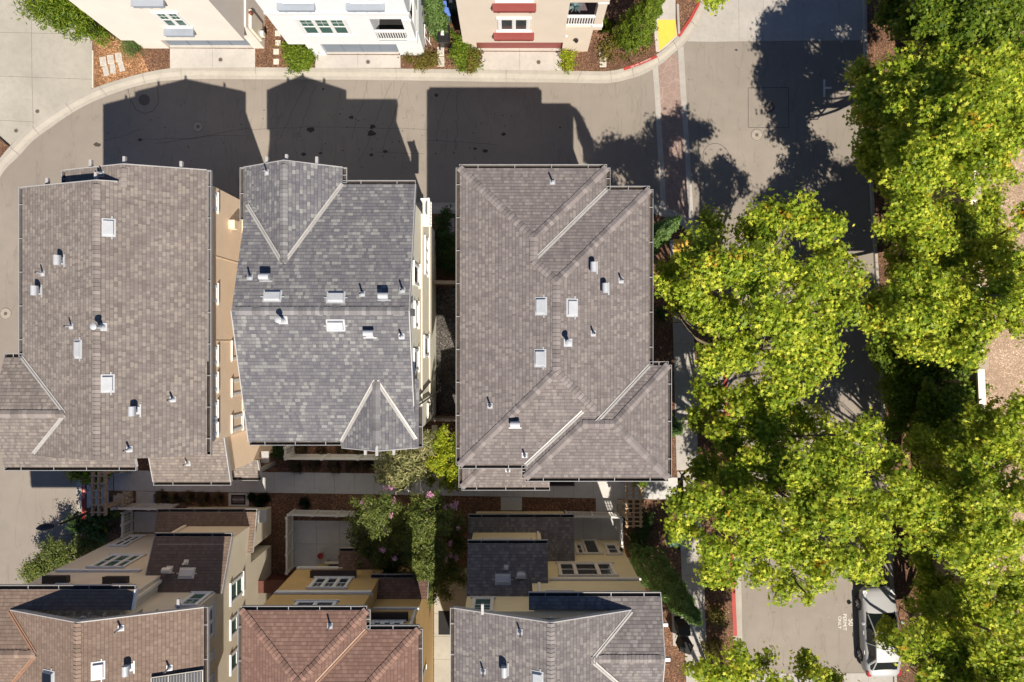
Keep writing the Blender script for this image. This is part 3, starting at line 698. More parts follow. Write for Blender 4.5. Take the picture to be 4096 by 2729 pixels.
gutter(h3, 409, 72, 462, 72, EAVE, 'N'); gutter(h3, 462, 72, 462, 405, EAVE, 'E'); gutter(h3, 40, 405, 462, 405, EAVE, 'S'); gutter(h3, 40, 369, 40, 405, EAVE, 'W'); gutter(h3, -155, 367, 38, 367, EAVE, 'S')
for p in ((1143, 288), (1757, 1168)): vent(R3, 'pipe', *t3(*p), r3)
for p in ((1508, 75), (584, 722), (893, 1165)): vent(R3, 'pipe', *l3(*p), r3)
vent(R3, 'hood', *t3(1503, 1055), r3); vent(R3, 'hood', *t3(1607, 1243), r3); vent(R3, 'hood', *l3(807, 885), r3, 'x'); vent(R3, 'cap', *l3(1280, 160), r3)
vent(R3, 'box', *t3(1041, 1400), r3); vent(R3, 'box', *t3(1317, 1414), r3); vent(R3, 'box', *l3(1034, 298), r3)
gable_wall(h3, R3, -120, 372, -413, 332, 0, 'stucco_sand'); gable_wall(h3, R3, -120, 245, -477, -413, 0, 'stucco_sand'); wallbox(h3, 75, 427, 107, 370, 0, 9.3, 'stucco_sand')
Rs, ro = shed(h3, -168, 126, 332, 491, 'S', 5.76, 0.333, 'shingle_mauve', extra='W'); gutter(h3, -168, 334, -168, 491, 5.76, 'W')
caps(Rs, [(-168, 491, -10, 333)], 'ridge_cap', 'cap_mauve', ro); vent(Rs, 'pipe', *l3(743, 1296), ro)
wallbox(h3, -135, 95, 332, 458, 0, 5.8, 'stucco_sand', 'lower_wall')

# ---- south row, west
h4 = house('front row town house with warm brown roof and solar panels at the lower left corner', -1220, 950)
R4 = Roof([Block(-1526, -912, 790, 1400, 'WE', EAVE, 0.36), Block(-1750, -1117, 735, 1071, 'NS', EAVE, 0.333)])
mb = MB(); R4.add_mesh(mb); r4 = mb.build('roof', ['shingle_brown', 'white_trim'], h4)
caps(R4, [(-1219, 792, -1219, 1100), (-1750, 903, -1372, 903)], 'ridge_cap', 'cap_brown', r4); valleys(R4, [(-1472, 792, -1371, 900), (-1371, 905, -1500, 1043)], r4, 'flashing_copper')
gutter(h4, -912, 790, -912, 1200, EAVE, 'E'); gutter(h4, -1750, 735, -1117, 735, EAVE, 'N'); rake(h4, -1472, 790, -1219, 790, R4); rake(h4, -1219, 790, -912, 790, R4)
rk = MB(); a = G(-1117, 735, EAVE); b = G(-1117, 792, EAVE + .247); rk.obox(a, (b - a).normalized(), UP, Vector((1, 0, 0)), 0, (b - a).length, -.22, .02, 0, .045); rk.build('barge_board', 'white_trim', h4)
for p in ((975, 1130), (1365, 1450)): vent(R4, 'pipe', *s1(*p), r4, mat='vent_metal')
vent(R4, 'hood', *s1(1040, 1450), r4); vent(R4, 'box', *s1(790, 1475), r4); vent(R4, 'dark', *s1(395, 1540), r4, size=(.5, .55))
x, y, h = R4.ray(*s1(1430, 1560)); u, w, n = tilt(R4, x, y); mb = MB(); o = G(x, y, h); w = -w if w.y > 0 else w
mb.obox(o, u, -w, n, -.9, .9, -3.0, 0.35, .10, .14, 0)
for i in range(3):
    for j in range(6): mb.obox(o, u, -w, n, -.87 + i * .585, -.87 + i * .585 + .56, -2.97 + j * .55, -2.97 + j * .55 + .53, .14, .146, 1)
for i in range(34): mb.obox(o, u, -w, n, -.86 + i * .052, -.852 + i * .052, -2.95, .3, .146, .15, 2)
mb.build('solar_panel', ['black_metal', 'skylight_glass', 'vent_metal'], r4)
bracket(h4, *s1(1433, 930), 9.5); bracket(h4, *s1(655, 1075), 10.2)
gable_wall(h4, R4, -1470, -960, 815, 1390, 0, 'stucco_beige'); wallbox(h4, -1533, -1150, 768, 900, 0, 9.2, 'stucco_beige')
# board and batten under the gable
mb = MB(); o = G(-1375, 789, 9.5)
for i in range(9): mb.obox(G(-1375 + i * 46, 805, 0), Vector((1, 0, 0)), UP, Vector((0, 1, 0)), 0, .05, 9.3, 9.45 + .42 * (1 - abs(i - 4) / 5), 0, .13)
mb.build('batten', 'siding_khaki', h4)
Rs, ro = shed(h4, -1199, -942, 656, 818, 'N', 5.8, 0.5, 'shingle_brown')
vent(Rs, 'hood', *s1(1365, 655), ro, 'x', mat='trim_sand'); vent(Rs, 'box', *s1(1505, 690), ro, 'x', mat='trim_sand'); vent(Rs, 'pipe', *s1(1500, 600), ro, mat='trim_sand'); rake(h4, -942, 656, -942, 818, Rs, out=(1, 0)); rake(h4, -1199, 656, -1199, 766, Rs, out=(-1, 0))
wallbox(h4, -1185, -960, 678, 815, 2.9, 5.95, 'stucco_beige', 'upper_wall'); wallbox(h4, -1290, -960, 661, 768, 0, 2.95, 'stucco_beige', 'lower_wall')
Rs, ro = shed(h4, -1306, -940, 629, 768, 'N', 2.9, 0.27, 'shingle_brown'); rake(h4, -940, 629, -940, 676, Rs, out=(1, 0))
window(h4, 'N', 766.5, R2(s1, 878, 395, 1160, 475), 2, True, pane='pane_dark', grid=False, widths=[1, 1.2])
window(h4, 'N', 766.5, R2(s1, 700, 548, 1165, 650), 3, True, pane='pane_green', grid=False, widths=[1, 1.5, 1])
band(h4, 'N', 766.5, R2(s1, 450, 664, 1145, 678)); shelf(h4, 'N', 766.5, R2(s1, 342, 735, 617, 783), 'shelf_brown', .32, 2); shelf(h4, 'N', 766.5, R2(s1, 828, 740, 1090, 790), 'shelf_brown', .32, 2)
window(h4, 'N', 766.5, R2(s1, 370, 790, 540, 838), 2, True, pane='pane_dark', grid=False); window(h4, 'N', 766.5, R2(s1, 845, 795, 1020, 840), 2, True, pane='pane_dark', grid=False)
window(h4, 'N', 676.5, R2(s1, 1480, 380, 1860, 415), 3, False, pane='pane_dark', grid=False); window(h4, 'N', 813.5, R2(s1, 1420, 855, 1700, 958), 1, True, pane='pane_green')
for r in ((1848, 690, 1950, 950), (1848, 970, 1950, 1225), (1848, 1240, 1950, 1510)): window(h4, 'E', -961, R2(s1, *r), 1, True, pane='pane_green', grid=False)
for r in ((1655, 945, 1712, 1245), (1655, 1320, 1712, 1440), (1655, 1500, 1712, 1620)): window(h4, 'E', -961, R2(s1, *r), 2 if r[1] < 1000 else 1, True, pane='pane_green', grid=False)
mb = MB(); mb.box(G(-930, 650, 2.6), .5, .6, .08); mb.box(G(-934, 650, 2.5), .36, .45, .12); mb.build('pier_cap', 'roof_trim', h4)
mb = MB(); mb.tube(G(-1150, 800, 6.9), G(-1150, 780, 9.0), .05); mb.obox(G(-1150, 768, 0), Vector((0, -1, 0)), UP, Vector((1, 0, 0)), .15, .27, 6.6, 9.2, 0, .1); mb.build('downpipe', 'trim_sand', h4)
mb = MB(); o = on_wall('N', 676, *s1(1535, 318)); mb.obox(G(-1190, 678, 0), Vector((-1, 0, 0)), UP, Vector((0, 1, 0)), -.05, .07, 3.2, 5.7, 0, .1); mb.build('downpipe', 'trim_sand', h4)

# ---- south row, middle
h5 = house('front row town house with reddish brown hipped roof and ochre gold walls, bottom centre', -540, 1000)
R5 = Roof([Block(-801, -276, 854, 1500, 'NSEW'), Block(-801, -431, 797, 1300, 'NEW')])
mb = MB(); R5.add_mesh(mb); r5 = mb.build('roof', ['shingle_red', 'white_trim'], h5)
caps(R5, [(-801, 797, -616, 982), (-431, 797, -616, 982), (-276, 854, -450, 1028)], 'ridge_cap', 'cap_red', r5); valleys(R5, [(-431, 854, -590, 1013)], r5, 'flashing_copper')
gutter(h5, -801, 797, -431, 797, EAVE, 'N'); gutter(h5, -801, 797, -801, 1200, EAVE, 'W'); gutter(h5, -431, 797, -431, 852, EAVE, 'E'); gutter(h5, -429, 854, -276, 854, EAVE, 'N'); gutter(h5, -276, 854, -276, 1200, EAVE, 'E')
vent(R5, 'pipe', *s2(795, 1140), r5)
wallbox(h5, -793, -471, 840, 1480, 2.9, 9.3, 'stucco_gold'); wallbox(h5, -770, -480, 889, 1470, 0, 2.9, 'stucco_gold', 'lower_wall'); wallbox(h5, -473, -314, 899, 1480, 0, 9.3, 'stucco_gold')
band(h5, 'N', 839, R2(s2, 542, 699, 898, 711)); band(h5, 'N', 839, R2(s2, 372, 880, 1112, 900)); band(h5, 'N', 898, R2(s2, 1112, 1006, 1470, 1018))
window(h5, 'N', 839, R2(s2, 620, 782, 966, 862), 3, True, pane='pane_dark'); window(h5, 'N', 839, R2(s2, 480, 962, 850, 1036), 2, True, pane='pane_dark', grid=False, widths=[1, 1])
shelf(h5, 'N', 839, R2(s2, 648, 742, 1010, 778), 'shelf_brown', .30, 4); shelf(h5, 'N', 898, R2(s2, 1083, 1066, 1395, 1104), 'shelf_brown', .30, 3)
window(h5, 'N', 898, R2(s2, 1085, 1115, 1355, 1168), 3, False, pane='pane_dark', grid=False)
Rs, ro = shed(h5, -499, -296, 838, 899, 'N', 4.15, .63, 'shingle_red'); rake(h5, -296, 838, -296, 899, Rs, out=(1, 0))
Rs, ro = shed(h5, -640, -500, 780, 842, 'N', 2.6, .4, 'shingle_red'); wallbox(h5, -625, -515, 812, 889, 0, 2.6, 'stucco_gold', 'lower_wall')
wallbox(h5, -485, -314, 868, 899, 0, 4.1, 'stucco_gold', 'lower_wall')
window(h5, 'E', -315, R2(s2, 1480, 1455, 1512, 1568), 1, True, pane='pane_pale')
mb = MB(); mb.obox(G(-471, 855, 0), Vector((0, 1, 0)), UP, Vector((1, 0, 0)), 0, .14, 5.8, 5.95, 0, .05); mb.build('trim_band', 'white_trim', h5)
mb = MB(); mb.obox(G(-318, 899, 0), Vector((-1, 0, 0)), UP, Vector((0, 1, 0)), -.02, .1, 5.9, 9.2, 0, .05); mb.build('corner_board', 'white_trim', h5)

# ---- south row, east
h6 = house('front row town house with pale slate brown roof and yellow walls, bottom right of centre', 130, 980)
R6 = Roof([Block(-172, 390, 792, 1450, 'WE', EAVE, 0.38), Block(50, 440, 756, 1078, 'NS', EAVE, 0.333)])
mb = MB(); R6.add_mesh(mb); r6 = mb.build('roof', ['shingle_slate', 'white_trim'], h6)
caps(R6, [(109, 794, 109, 1150), (228, 917, 440, 917)], 'ridge_cap', 'cap_slate', r6); valleys(R6, [(352, 794, 230, 915), (230, 919, 360, 1050)], r6)
gutter(h6, -172, 792, -172, 1250, EAVE, 'W'); gutter(h6, 50, 756, 440, 756, EAVE, 'N'); rake(h6, -172, 792, 109, 792, R6); rake(h6, 109, 792, 352, 792, R6)
for e in (440,): rake(h6, e, 756, e, 917, R6, out=(1, 0)); rake(h6, e, 917, e, 1078, R6, out=(1, 0))
for p in ((625, 1185), (347, 1482)): vent(R6, 'pipe', *s3(*p), r6)
vent(R6, 'hood', *s3(505, 1465), r6); vent(R6, 'box', *s3(757, 1552), r6)
bracket(h6, *s3(340, 1008), 9.9); bracket(h6, *s3(860, 1108), 10.5)
mb = MB()
for px_, py_ in (s3(1718, 1130), s3(1735, 1392)): mb.box(P(px_, py_, 9.3), .22, .12, .18)
mb.build('roof_bracket', 'white_trim', h6)
gable_wall(h6, R6, -146, 405, 832, 1440, 0, 'stucco_yellow'); wallbox(h6, 66, 424, 795, 1060, 0, 9.3, 'stucco_yellow')
mb = MB()
for i in range(6):
    z_ = 9.5 + i * .10; run = 281 - (z_ + .32 - 9.36) / (.38 * K); xa = 109 - run; mb.obox(G(xa, 800, 0), Vector((1, 0, 0)), UP, Vector((0, 1, 0)), 0, 2 * run * K, z_, z_ + .09, 0, .03 + .004 * (5 - i))
mb.build('lap_siding', 'siding_khaki', h6)
window(h6, 'N', 793.5, R2(s3, 905, 672, 1362, 768), 3, True, 'trim_sand', 'pane_dark', grid=False, widths=[1, 1.55, 1])
window(h6, 'N', 793.5, R2(s3, 1255, 530, 1395, 604), 1, True, 'trim_sand', 'pane_dark', grid=False); window(h6, 'N', 793.5, R2(s3, 1030, 528, 1125, 602), 1, True, 'trim_sand', 'pane_dark', grid=False)
window(h6, 'N', 793.5, R2(s3, 1082, 494, 1248, 600), 1, False, 'trim_sand', 'pane_dark', grid=False, sill=False)
window(h6, 'N', 793.5, R2(s3, 835, 888, 1025, 925), 1, True, 'trim_sand', 'pane_dark', grid=False); window(h6, 'N', 793.5, R2(s3, 1290, 893, 1482, 928), 1, True, 'trim_sand', 'pane_dark', grid=False)
band(h6, 'N', 793.5, R2(s3, 846, 780, 1538, 796), 'trim_sand')
wallbox(h6, -146, 66, 795, 832, 0, 5.8, 'stucco_yellow', 'lower_wall'); wallbox(h6, -142, 104, 700, 795, 2.9, 5.9, 'stucco_yellow', 'upper_wall'); wallbox(h6, -142, 205, 679, 795, 0, 2.9, 'stucco_yellow', 'lower_wall')
Rs, ro = shed(h6, -160, 227, 649, 795, 'N', 2.9, .33, 'shingle_slate')
Rs, ro = shed(h6, -148, 119, 680, 795, 'N', 5.8, .45, 'shingle_slate'); vent(Rs, 'pipe', *s3(520, 698), ro); vent(Rs, 'hood', *s3(632, 750), ro, 'x'); vent(Rs, 'box', *s3(495, 790), ro, 'x')
R_ = Roof([Block(-148, 66, 680, 832, 'N', 5.8, .45)]); mb = MB(); RR = Roof([Block(-148, 66, 795, 832, 'N', 5.8 + .45 * K * 115, .45)]); RR.add_mesh(mb, 0, 1, .15); mb.build('lower_roof', ['shingle_slate', 'white_trim'], h6)
window(h6, 'N', 698.5, R2(s3, 345, 490, 700, 520), 2, False, 'trim_sand', 'pane_dark', grid=False); window(h6, 'N', 830.5, R2(s3, 250, 936, 428, 1040), 1, True, 'trim_sand', 'pane_green')
mb = MB(); mb.obox(G(98, 700, 0), Vector((-1, 0, 0)), UP, Vector((0, 1, 0)), 0, .1, 3.2, 5.8, 0, .1); mb.obox(G(70, 795, 0), Vector((-1, 0, 0)), UP, Vector((0, 1, 0)), -.3, -.18, 6.6, 9.0, 0, .1); mb.build('downpipe', 'trim_sand', h6)
mb = MB(); o = on_wall('N', 795, *s3(1397, 580)); mb.lathe(o + Vector((-.05, .12, 0)), [(.03, -.14), (.07, -.1), (.08, .08), (.03, .14)], 10); mb.build('wall_lamp', 'black_metal', h6)

# ---- north row
h7 = house('back row town house with cream walls and blue grey flower shelves, top left', -1200, -1300)
mb = MB(); a = G(-1469, -1167); b = G(-1366, -1400)
wallbox(h7, -1469, -1366, -1700, -1167, 0, 2.62, 'stucco_cream', 'lower_wall'); wallbox(h7, -1030, -987, -1700, -1167, 0, 2.62, 'stucco_cream', 'lower_wall'); wallbox(h7, -1366, -1030, -1700, -1182, 0, 2.62, 'door_blue', 'garage_back')
wallbox(h7, -1450, -993, -1700, -1115, 2.62, 9.3, 'stucco_cream', 'upper_wall'); wallbox(h7, -1500, -1452, -1700, -1190, 0, 9.2, 'stucco_cream', 'side_wall')
mb = MB()
for i in range(4):
    for j in range(4): mb.obox(G(-1364, -1181, 0), Vector((1, 0, 0)), UP, Vector((0, -1, 0)), .03 + i * 1.08, 1.06 + i * 1.08, .03 + j * .62, .60 + j * .62, 0, .02)
mb.build('garage_door', 'door_blue', h7)
tn = lambda x, y: (250 + x / 2.6156, y / 2.6156)
window(h7, 'S', -1115, R2(tn, 940, 125, 1345, 275), 2, True, grid=True, casing=.07)
shelf(h7, 'S', -1115, R2(tn, 1065, 300, 1415, 352), 'shelf_blue'); shelf(h7, 'S', -1115, R2(tn, 720, -15, 1100, 36), 'shelf_blue')
window(h7, 'W', -1500, (400, 30, 455, 90), 1); 
mb = MB(); o = on_wall('E', -987, *tn(1945, 140)); mb.lathe(o + Vector((.12, 0, -.12)), [(.06, 0), (.085, .05), (.085, .2), (.03, .26)], 12); mb.build('wall_lamp', 'copper_lamp', h7)
mb = MB(); o = on_wall('E', -987, *tn(2010, 270)); mb.obox(o, Vector((0, 1, 0)), UP, Vector((1, 0, 0)), -.45, .45, -.75, .75, 0, .12); mb.box(o + Vector((.22, -.2, -.5)), .16, .22, .3); mb.build('meter_cover', 'trim_sand', h7)
R7 = Roof([Block(-1520, -950, -1800, -1080, 'NSEW')]); mb = MB(); R7.add_mesh(mb); mb.build('roof', ['shingle_tan', 'white_trim'], h7)

h8 = house('back row town house with bright white walls and corner balcony, top centre', -560, -1300)
wallbox(h8, -795, -738, -1700, -1140, 0, 2.7, 'stucco_white', 'lower_wall'); wallbox(h8, -445, -347, -1700, -1140, 0, 2.7, 'stucco_white', 'lower_wall'); wallbox(h8, -738, -445, -1700, -1155, 0, 2.7, 'door_blue', 'garage_back')
mb = MB()
for i in range(4):
    for j in range(4): mb.obox(G(-737, -1154, 0), Vector((1, 0, 0)), UP, Vector((0, -1, 0)), .03 + i * .94, .92 + i * .94, .03 + j * .64, .62 + j * .64, 0, .02)
mb.build('garage_door', 'door_blue', h8)
wallbox(h8, -828, -487, -1700, -1098, 2.7, 9.3, 'stucco_white', 'upper_wall'); wallbox(h8, -487, -349, -1700, -1210, 2.7, 5.4, 'stucco_white', 'upper_wall'); wallbox(h8, -487, -349, -1700, -1098, 5.3, 9.3, 'stucco_white', 'upper_wall')
wallbox(h8, -487, -349, -1210, -1098, 2.7, 3.05, 'stucco_white', 'balcony_floor')
mb = MB(); mb.prism([tuple(G(-486, -1100)[:2]), tuple(G(-352, -1100)[:2]), tuple(G(-352, -1208)[:2]), tuple(G(-486, -1208)[:2])], 3.05, 3.07); mb.build('deck', 'mat_black', h8)
wallbox(h8, -379, -350, -1128, -1099, 3.05, 5.3, 'stucco_white', 'balcony_post'); mb = MB(); mb.box(G(-364.5, -1113, 3.12), .48, .48, .14); mb.build('post_base', 'white_trim', h8)
mb = MB(); L = (487 - 379) * K; a = G(-487, -1102, 0)
mb.obox(a, Vector((1, 0, 0)), UP, Vector((0, -1, 0)), 0, L, 3.92, 4.04, -.05, .05); mb.obox(a, Vector((1, 0, 0)), UP, Vector((0, -1, 0)), 0, L, 3.13, 3.18, -.03, .03)
for i in range(12): mb.obox(a, Vector((1, 0, 0)), UP, Vector((0, -1, 0)), .03 + i * L / 12, .08 + i * L / 12, 3.18, 3.92, -.02, .02)
for i in range(10): mb.obox(G(-351, -1130, 0), Vector((0, 1, 0)), UP, Vector((1, 0, 0)), .05 + i * .1, .09 + i * .1, 3.1, 3.95, -.02, .02)
mb.obox(G(-351, -1130, 0), Vector((0, 1, 0)), UP, Vector((1, 0, 0)), 0, 1.05, 3.95, 4.04, -.04, .04); mb.build('railing', 'white_trim', h8)
tm = lambda x, y: (1050 + x / 2.769, y / 2.769)
window(h8, 'S', -1098, R2(tm, 345, 195, 1005, 380), 3, True, casing=.14)
shelf(h8, 'S', -1098, R2(tm, 165, 30, 605, 95), 'shelf_blue'); shelf(h8, 'S', -1098, R2(tm, 930, 30, 1370, 100), 'shelf_blue')
window(h8, 'S', -1098, R2(tm, 190, -60, 540, 14), 2, True); window(h8, 'S', -1098, R2(tm, 960, -60, 1310, 18), 2, True)
band(h8, 'S', -1098, R2(tm, 20, 138, 1630, 160)); band(h8, 'S', -1098, R2(tm, 1545, 215, 1650, 235)); 
R8 = Roof([Block(-870, -310, -1800, -1060, 'NSEW')]); mb = MB(); R8.add_mesh(mb); mb.build('roof', ['shingle_grey', 'white_trim'], h8)

h9 = house('back row town house with sand coloured walls and brick red flower shelves, top centre right', 70, -1300)
wallbox(h9, -179, -139, -1700, -1158, 0, 2.62, 'stucco_sand', 'lower_wall'); wallbox(h9, -139, 197, -1700, -1170, 0, 2.62, 'door_red', 'garage_back')
mb = MB()
for j in range(4): mb.obox(G(-138, -1169, 0), Vector((1, 0, 0)), UP, Vector((0, -1, 0)), .02, 4.33, .02 + j * .62, .60 + j * .62, 0, .02)
mb.build('garage_door', 'door_red', h9)
wallbox(h9, -182, 190, -1700, -1107, 2.62, 9.3, 'stucco_sand', 'upper_wall'); wallbox(h9, 198, 301, -1700, -1155, 0, 2.95, 'stucco_sand', 'lower_wall')
wallbox(h9, 190, 331, -1155 - 110, -1151, 2.7, 3.0, 'stucco_sand', 'balcony_floor'); wallbox(h9, 190, 331, -1700, -1265, 2.7, 9.3, 'stucco_sand', 'upper_wall'); wallbox(h9, 190, 331, -1265, -1151, 5.4, 9.3, 'stucco_sand', 'upper_wall')
wallbox(h9, 297, 328, -1184, -1154, 3.0, 5.4, 'stucco_sand', 'balcony_post'); mb = MB(); mb.box(G(312.5, -1169, 3.08), .5, .5, .14); mb.box(G(312.5, -1169, 5.32), .5, .5, .12); mb.build('post_base', 'white_trim', h9)
mb = MB(); mb.prism([tuple(G(192, -1157)[:2]), tuple(G(329, -1157)[:2]), tuple(G(329, -1262)[:2]), tuple(G(192, -1262)[:2])], 3.0, 3.02); mb.build('deck', 'mat_mauve', h9)
mb = MB(); L = (297 - 191) * K; a = G(191, -1156, 0)
mb.obox(a, Vector((1, 0, 0)), UP, Vector((0, -1, 0)), 0, L, 3.88, 4.0, -.05, .05); mb.obox(a, Vector((1, 0, 0)), UP, Vector((0, -1, 0)), 0, L, 3.1, 3.16, -.03, .03)
for i in range(11): mb.obox(a, Vector((1, 0, 0)), UP, Vector((0, -1, 0)), .03 + i * L / 11, .08 + i * L / 11, 3.16, 3.88, -.02, .02)
for i in range(8): mb.obox(G(329, -1188, 0), Vector((0, 1, 0)), UP, Vector((1, 0, 0)), .04 + i * .12, .09 + i * .12, 3.1, 3.9, -.02, .02)
mb.obox(G(329, -1188, 0), Vector((0, 1, 0)), UP, Vector((1, 0, 0)), 0, 1.0, 3.9, 4.0, -.05, .05); mb.build('railing', 'white_trim', h9)
to = lambda x, y: (1750 + x / 2.9425, y / 2.9425)
window(h9, 'S', -1107, R2(to, 715, 205, 1092, 358), 2, False, pane='pane_dark', casing=.13, grid=False); shelf(h9, 'S', -1107, R2(to, 672, 385, 1130, 455), 'shelf_red', .3, 2); shelf(h9, 'S', -1107, R2(to, 660, 40, 1155, 110), 'shelf_red', .3, 2)
window(h9, 'S', -1107, R2(to, 700, -110, 1110, 5), 2, False, pane='pane_dark', casing=.13, grid=False)
mb = MB(); o = on_wall('S', -1155, *to(1635, 445)); mb.lathe(o + Vector((0, -.14, -.1)), [(.03, -.1), (.09, 0), (.1, .14), (.03, .22)], 10); mb.build('wall_lamp', 'black_metal', h9)
mb = MB(); o = on_wall('S', -1155, *to(1518, 428)); mb.box(o, .12, .06, .16); mb.build('vent_cover', 'white_trim', h9)
R9 = Roof([Block(-215, 365, -1800, -1070, 'NSEW')]); mb = MB(); R9.add_mesh(mb); mb.build('roof', ['shingle_mauve', 'white_trim'], h9)
# ================================================================ GROUND
def pxy(pts, h=0.0): return [(P(x, y, h).x, P(x, y, h).y) for x, y in pts]
def sheet(name, pts, z, mat):
    mb = MB(); q = pxy(pts, 0); ar = sum(q[i][0] * q[(i + 1) % len(q)][1] - q[(i + 1) % len(q)][0] * q[i][1] for i in range(len(q)))
    if ar < 0: q = q[::-1]
    mb.face([(x, y, z) for x, y in q]); return struct(mb, name, mat)
def slab(name, pts, z0, z1, mat, parent=None):
    mb = MB(); mb.prism(pxy(pts), z0, z1); return struct(mb, name, mat) if parent is None else mb.build(name, mat, parent)
def slabs(name, quads, z0, z1, mat, gap=0.010):
    """flags with open joints: quads = [(corner list, columns, rows)]"""
    mb = MB()
    for q, nc, nr in quads:
        A, B, C, D = [Vector(p) for p in pxy(q)]
        L = lambda s, t: (A * (1 - s) + B * s) * (1 - t) + (D * (1 - s) + C * s) * t
        gw, gh = gap / max((B - A).length, .1), gap / max((D - A).length, .1)
        for i in range(nc):
            for j in range(nr):
                s0, s1_, t0, t1_ = i / nc + gw / 2, (i + 1) / nc - gw / 2, j / nr + gh / 2, (j + 1) / nr - gh / 2
                mb.prism([tuple(L(s0, t0)), tuple(L(s1_, t0)), tuple(L(s1_, t1_)), tuple(L(s0, t1_))], z0, z1)
    return struct(mb, name, mat)
mb = MB(); mb.face([(-900, -900, -0.03), (900, -900, -0.03), (900, 900, -0.03), (-900, 900, -0.03)]); struct(mb, 'ground', 'dirt_field')
road = sheet('road', [(-1500, -1800), (3480, -1800), (3640, 4600), (-1500, 4600)], 0.0, 'asphalt')
back = [(-120, 800), (-60, 720), (0, 643), (45, 589), (107, 527), (165, 482), (268, 415), (359, 366), (446, 333), (574, 297), (683, 277), (792, 270), (1024, 273), (1415, 276), (1741, 280), (2024, 281), (2245, 286), (2384, 289), (2440, 287), (2493, 277), (2558, 254), (2622, 223), (2670, 187), (2710, 148), (2754, 85), (2786, 25), (2800, -30), (2806, -300), (2806, -900)]
inner = [(-80, 850), (-25, 760), (18, 683), (78, 623), (129, 567), (194, 518), (290, 452), (379, 405), (480, 366), (580, 337), (670, 323), (795, 317), (1024, 318), (1415, 320), (1741, 324), (2024, 329), (2212, 331), (2384, 334), (2446, 332), (2500, 321), (2571, 299), (2641, 259), (2690, 217), (2734, 179), (2790, 110), (2822, 40), (2836, -30), (2842, -300), (2842, -900)]
def dense(poly, n=6):
    out = []
    for i in range(len(poly) - 1):
        p0 = poly[max(i - 1, 0)]; p1 = poly[i]; p2 = poly[i + 1]; p3 = poly[min(i + 2, len(poly) - 1)]
        for k in range(n):
            t = k / n; f = lambda a, b, c, d: 0.5 * (2 * b + (c - a) * t + (2 * a - 5 * b + 4 * c - d) * t * t + (3 * b - a - 3 * c + d) * t ** 3)
            out.append((f(p0[0], p1[0], p2[0], p3[0]), f(p0[1], p1[1], p2[1], p3[1])))
    return out + [poly[-1]]
def kerb(name, bk, inn, mat='concrete_gutter', top=0.11, prof=((0, 1), (.36, .97), (.50, .62), (.64, .25), (.70, .14), (1, .06)), joint=9):
    A, B = dense(bk), dense(inn); mb = MB(); n = len(A)
    for i in range(n - 1):
        def row(k, sft=0.0):
            a, b = P(*A[k]), P(*B[k]); return [Vector((a.x + (b.x - a.x) * t, a.y + (b.y - a.y) * t, top * z + 0.006)) for t, z in prof]
        r0, r1 = row(i), row(i + 1)
        if joint and i % joint == 0: r0 = [p + (q - p).normalized() * 0.014 for p, q in zip(r0, r1)]
        for j in range(len(prof) - 1): mb.face([r0[j + 1], r0[j], r1[j], r1[j + 1]])
    return struct(mb, name, mat)
kerb('kerb', back, inner)
# north bed, its driveways
slab('planting_bed', back[1:] + [(2806, -1400), (-1400, -1400), (-1400, 720)], -0.02, 0.10, 'mulch')
slab('planting_bed', [(377, 356), (446, 331), (560, 298), (600, 290), (560, 200), (520, 120), (470, 60), (377, 60)], 0.09, 0.106, 'mulch_orange')
mb = MB()
drv = [(374, -1300), (374, 359), (359, 366), (268, 415), (165, 482), (107, 527), (47, 583), (-2, 543), (-300, 300), (-1300, -300), (-1300, -1300)]
mb.prism(pxy(drv), 0.08, 0.112); struct(mb, 'driveway', 'concrete_warm')
def seams(name, lines, z, w=0.011, mat='seam', parent=None):
    mb = MB()
    for ln in lines:
        for i in range(len(ln) - 1):
            a, b = P(*ln[i]), P(*ln[i + 1]); a.z = b.z = z; d = (b - a).normalized(); nn = Vector((-d.y, d.x, 0)) * w / 2
            mb.face([a - nn, b - nn, b + nn, a + nn])
    return struct(mb, name, mat) if parent is None else mb.build(name, mat, parent)
seams('driveway_joint', [[(0, 134), (372, 141)], [(0, 308), (373, 321)], [(0, 484), (139, 491)], [(130, -40), (134, 308), (139, 500)]], 0.115)
slabs('driveway', [([(684, 197), (1024, 199), (1024, 273), (684, 277)], 2, 1), ([(1263, 223), (1603, 224), (1604, 276), (1263, 276)], 2, 1), ([(1909, 210), (2248, 211), (2248, 286), (1909, 282)], 2, 1),
                   ([(682, 184), (1018, 185), (1024, 196), (684, 195)], 2, 1), ([(1263, 211), (1598, 211), (1603, 221), (1263, 221)], 2, 1), ([(1909, 195), (2244, 196), (2248, 208), (1909, 207)], 2, 1)], 0.05, 0.118, 'concrete_bright')
# concrete apron at the top of the street, and at the bottom
slabs('apron', [([(2836, -500), (2949, -500), (2956, 166), (2849, 168)], 1, 1), ([(2949, -500), (3047, -500), (3054, 165), (2956, 166)], 1, 1), ([(3047, -500), (3210, -500), (3213, 164), (3054, 165)], 1, 1), ([(3210, -500), (3353, -500), (3358, 163), (3213, 164)], 1, 1), ([(3353, -500), (3446, -500), (3452, 162), (3358, 163)], 1, 1)], -0.01, 0.012, 'concrete')
sheet('apron', [(2849, 168), (2846, -500), (2836, -300), (2836, -30), (2822, 40), (2790, 110), (2748, 166)], 0.010, 'concrete')
slabs('apron', [([(2960, 2694), (3575, 2692), (3580, 3100), (2965, 3100)], 6, 3)], -0.01, 0.012, 'concrete')
